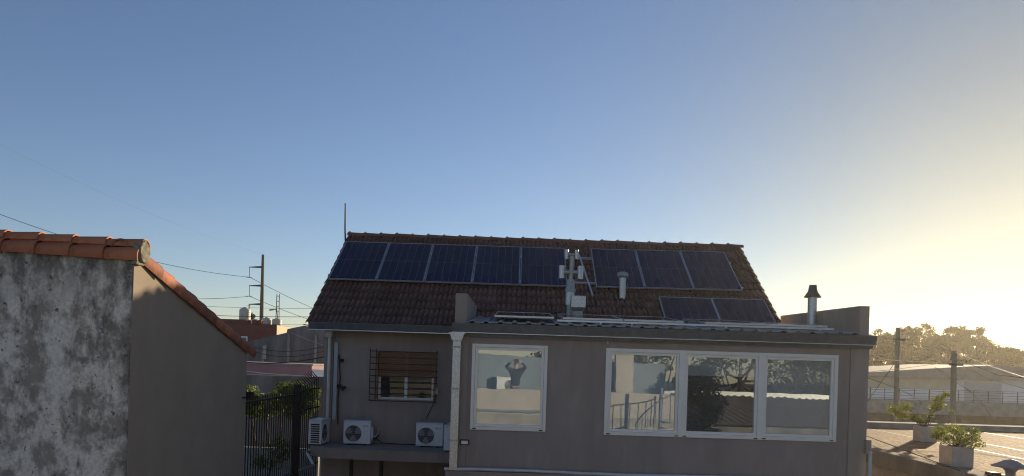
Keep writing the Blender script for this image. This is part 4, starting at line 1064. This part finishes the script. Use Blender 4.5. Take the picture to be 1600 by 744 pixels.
P = thing('person', 'person in dark jersey raising a phone with both hands, mirrored in window', 'person', (0, -.36, 3.25))
fz = 3.25; py_ = -.36
body = [(0, py_, fz + .92, .10), (0, py_ + .01, fz + 1.15, .09), (0, py_, fz + 1.34, .10), (0, py_ + .01, fz + 1.47, .055), (0, py_ + .03, fz + 1.54, .065), (0, py_ + .035, fz + 1.63, .085), (0, py_ + .02, fz + 1.70, .06)]
ed = [(0, 1), (1, 2), (2, 3), (3, 4), (4, 5), (5, 6)]
for sx in (-1, 1):
    k = len(body)
    body += [(sx * .10, py_, fz + .84, .085), (sx * .11, py_ + .02, fz + .48, .058), (sx * .115, py_ - .01, fz + .09, .042), (sx * .125, py_ + .15, fz + .035, .035)]
    ed += [(0, k), (k, k + 1), (k + 1, k + 2), (k + 2, k + 3)]
    k = len(body)
    body += [(sx * .19, py_, fz + 1.40, .058), (sx * .34, py_ + .10, fz + 1.52, .042), (sx * .16, py_ + .26, fz + 1.69, .030), (sx * .115, py_ + .30, fz + 1.73, .026)]
    ed += [(2, k), (k, k + 1), (k + 1, k + 2), (k + 2, k + 3)]
    hnd = k + 3
    for f in range(4):
        j = len(body); z_ = fz + 1.715 + f * .019
        body += [(sx * .095, py_ + .315, z_, .010), (sx * .088, py_ + .333, z_ + .002, .008), (sx * .070, py_ + .337, z_, .0075)]
        ed += [(hnd, j), (j, j + 1), (j + 1, j + 2)]
    j = len(body); body += [(sx * .095, py_ + .300, fz + 1.705, .011), (sx * .062, py_ + .315, fz + 1.715, .009)]; ed += [(hnd, j), (j, j + 1)]
BODY = skin_mesh('body', body, ed, m_skin, P)
jv = [(0, py_, fz + .84, .165), (0, py_, fz + .95, .165), (0, py_ + .01, fz + 1.14, .160), (0, py_, fz + 1.34, .165), (0, py_, fz + 1.46, .072)]; je = [(0, 1), (1, 2), (2, 3), (3, 4)]
for sx in (-1, 1):
    k = len(jv); jv += [(sx * .19, py_, fz + 1.40, .078), (sx * .34, py_ + .10, fz + 1.52, .060), (sx * .185, py_ + .24, fz + 1.67, .045)]; je += [(3, k), (k, k + 1), (k + 1, k + 2)]
skin_mesh('jersey', jv, je, m_navy, P)
tv = [(0, py_, fz + .93, .135)]; te = []
for sx in (-1, 1):
    k = len(tv); tv += [(sx * .10, py_, fz + .82, .098), (sx * .11, py_ + .02, fz + .48, .075), (sx * .115, py_ - .01, fz + .07, .062)]; te += [(0, k), (k, k + 1), (k + 1, k + 2)]
skin_mesh('trousers', tv, te, m_jean, P)
skin_mesh('hair', [(0, py_ - .02, fz + 1.60, .075), (0, py_ - .005, fz + 1.675, .088), (0, py_ + .03, fz + 1.71, .06)], [(0, 1), (1, 2)], m_hair, P)
fc = MB(); hz_ = fz + 1.62
for sx in (-1, 1):
    fc.lathe((sx * .032, py_ + .110, hz_ + .005), [(.001, -.010), (.011, -.004), (.011, .004), (.001, .010)], 8)
fc.build('eye', m_black, P)
MB().prism([(-.012, hz_ - .035), (.012, hz_ - .035), (0, hz_ + .005)], 'y', py_ + .10, py_ + .138).build('nose', m_skin, P)
MB().box(-.024, .024, py_ + .098, py_ + .112, hz_ - .062, hz_ - .053).build('mouth', M('lips', (.35, .14, .12)), P)
for sx in (-1, 1):
    MB().bev(sx * .095 - .008, sx * .095 + .008, py_ + .01, py_ + .05, hz_ - .03, hz_ + .03, .006).build('ear', m_skin, P)
    MB().bev(sx * .12 - .045, sx * .12 + .045, py_ - .09, py_ + .19, 3.252, 3.33, .03).build('shoe', m_black, P)
PH = thing('phone', 'black phone held up in both hands of the mirrored person', 'phone', (0, -.025, 5.0))
MB().bev(-.082, .082, -.030, -.022, 4.962, 5.038, .003).build('case', m_phone, PH)
MB().lathe((0.0, -.0215, 4.985), [(.001, 0), (.012, .0), (.012, .024), (.001, .024)], 12).build('camera_bump', m_steel, PH)

T = thing('added_dark_tree', 'near black tree added by the shed corner to darken the middle window', 'tree', (7.0, -2.0, 0))  # added tree, shaped and coloured to darken the mirrored middle pane
MB().tube([(7.0, -2.0, 0), (7.0, -2.0, 4.8)], [.14, .03], 8).build('trunk', m_bark, T)
leaves('crown', leaf_cloud([(6.95 + rng.uniform(-.95, .85) * (1.15 - k / 80), -2.0 + rng.uniform(-.4, .4), 1.0 + k * .066, .40) for k in range(60)], 14000, .05, 77), m_nearblack, T)

# ------------------------------------------------------------------ haze volume added to stand in for lens glare and sun glow
hz = MB().box(-700, 700, -200, 900, -1, 27).build('haze', bpy.data.materials.new('glare_haze')); tag(hz, 'thin even haze added over the town in place of lens glare', kind='stuff')
hm = hz.data.materials[0]; hm.use_nodes = True; hn = hm.node_tree; hn.nodes.remove(hn.nodes['Principled BSDF'])
pv = hn.nodes.new('ShaderNodeVolumePrincipled'); pv.inputs['Color'].default_value = (1.0, 0.94, 0.82, 1); pv.inputs['Density'].default_value = 0.00045; pv.inputs['Anisotropy'].default_value = 0.7
hn.links.new(pv.outputs[0], hn.nodes['Material Output'].inputs['Volume'])
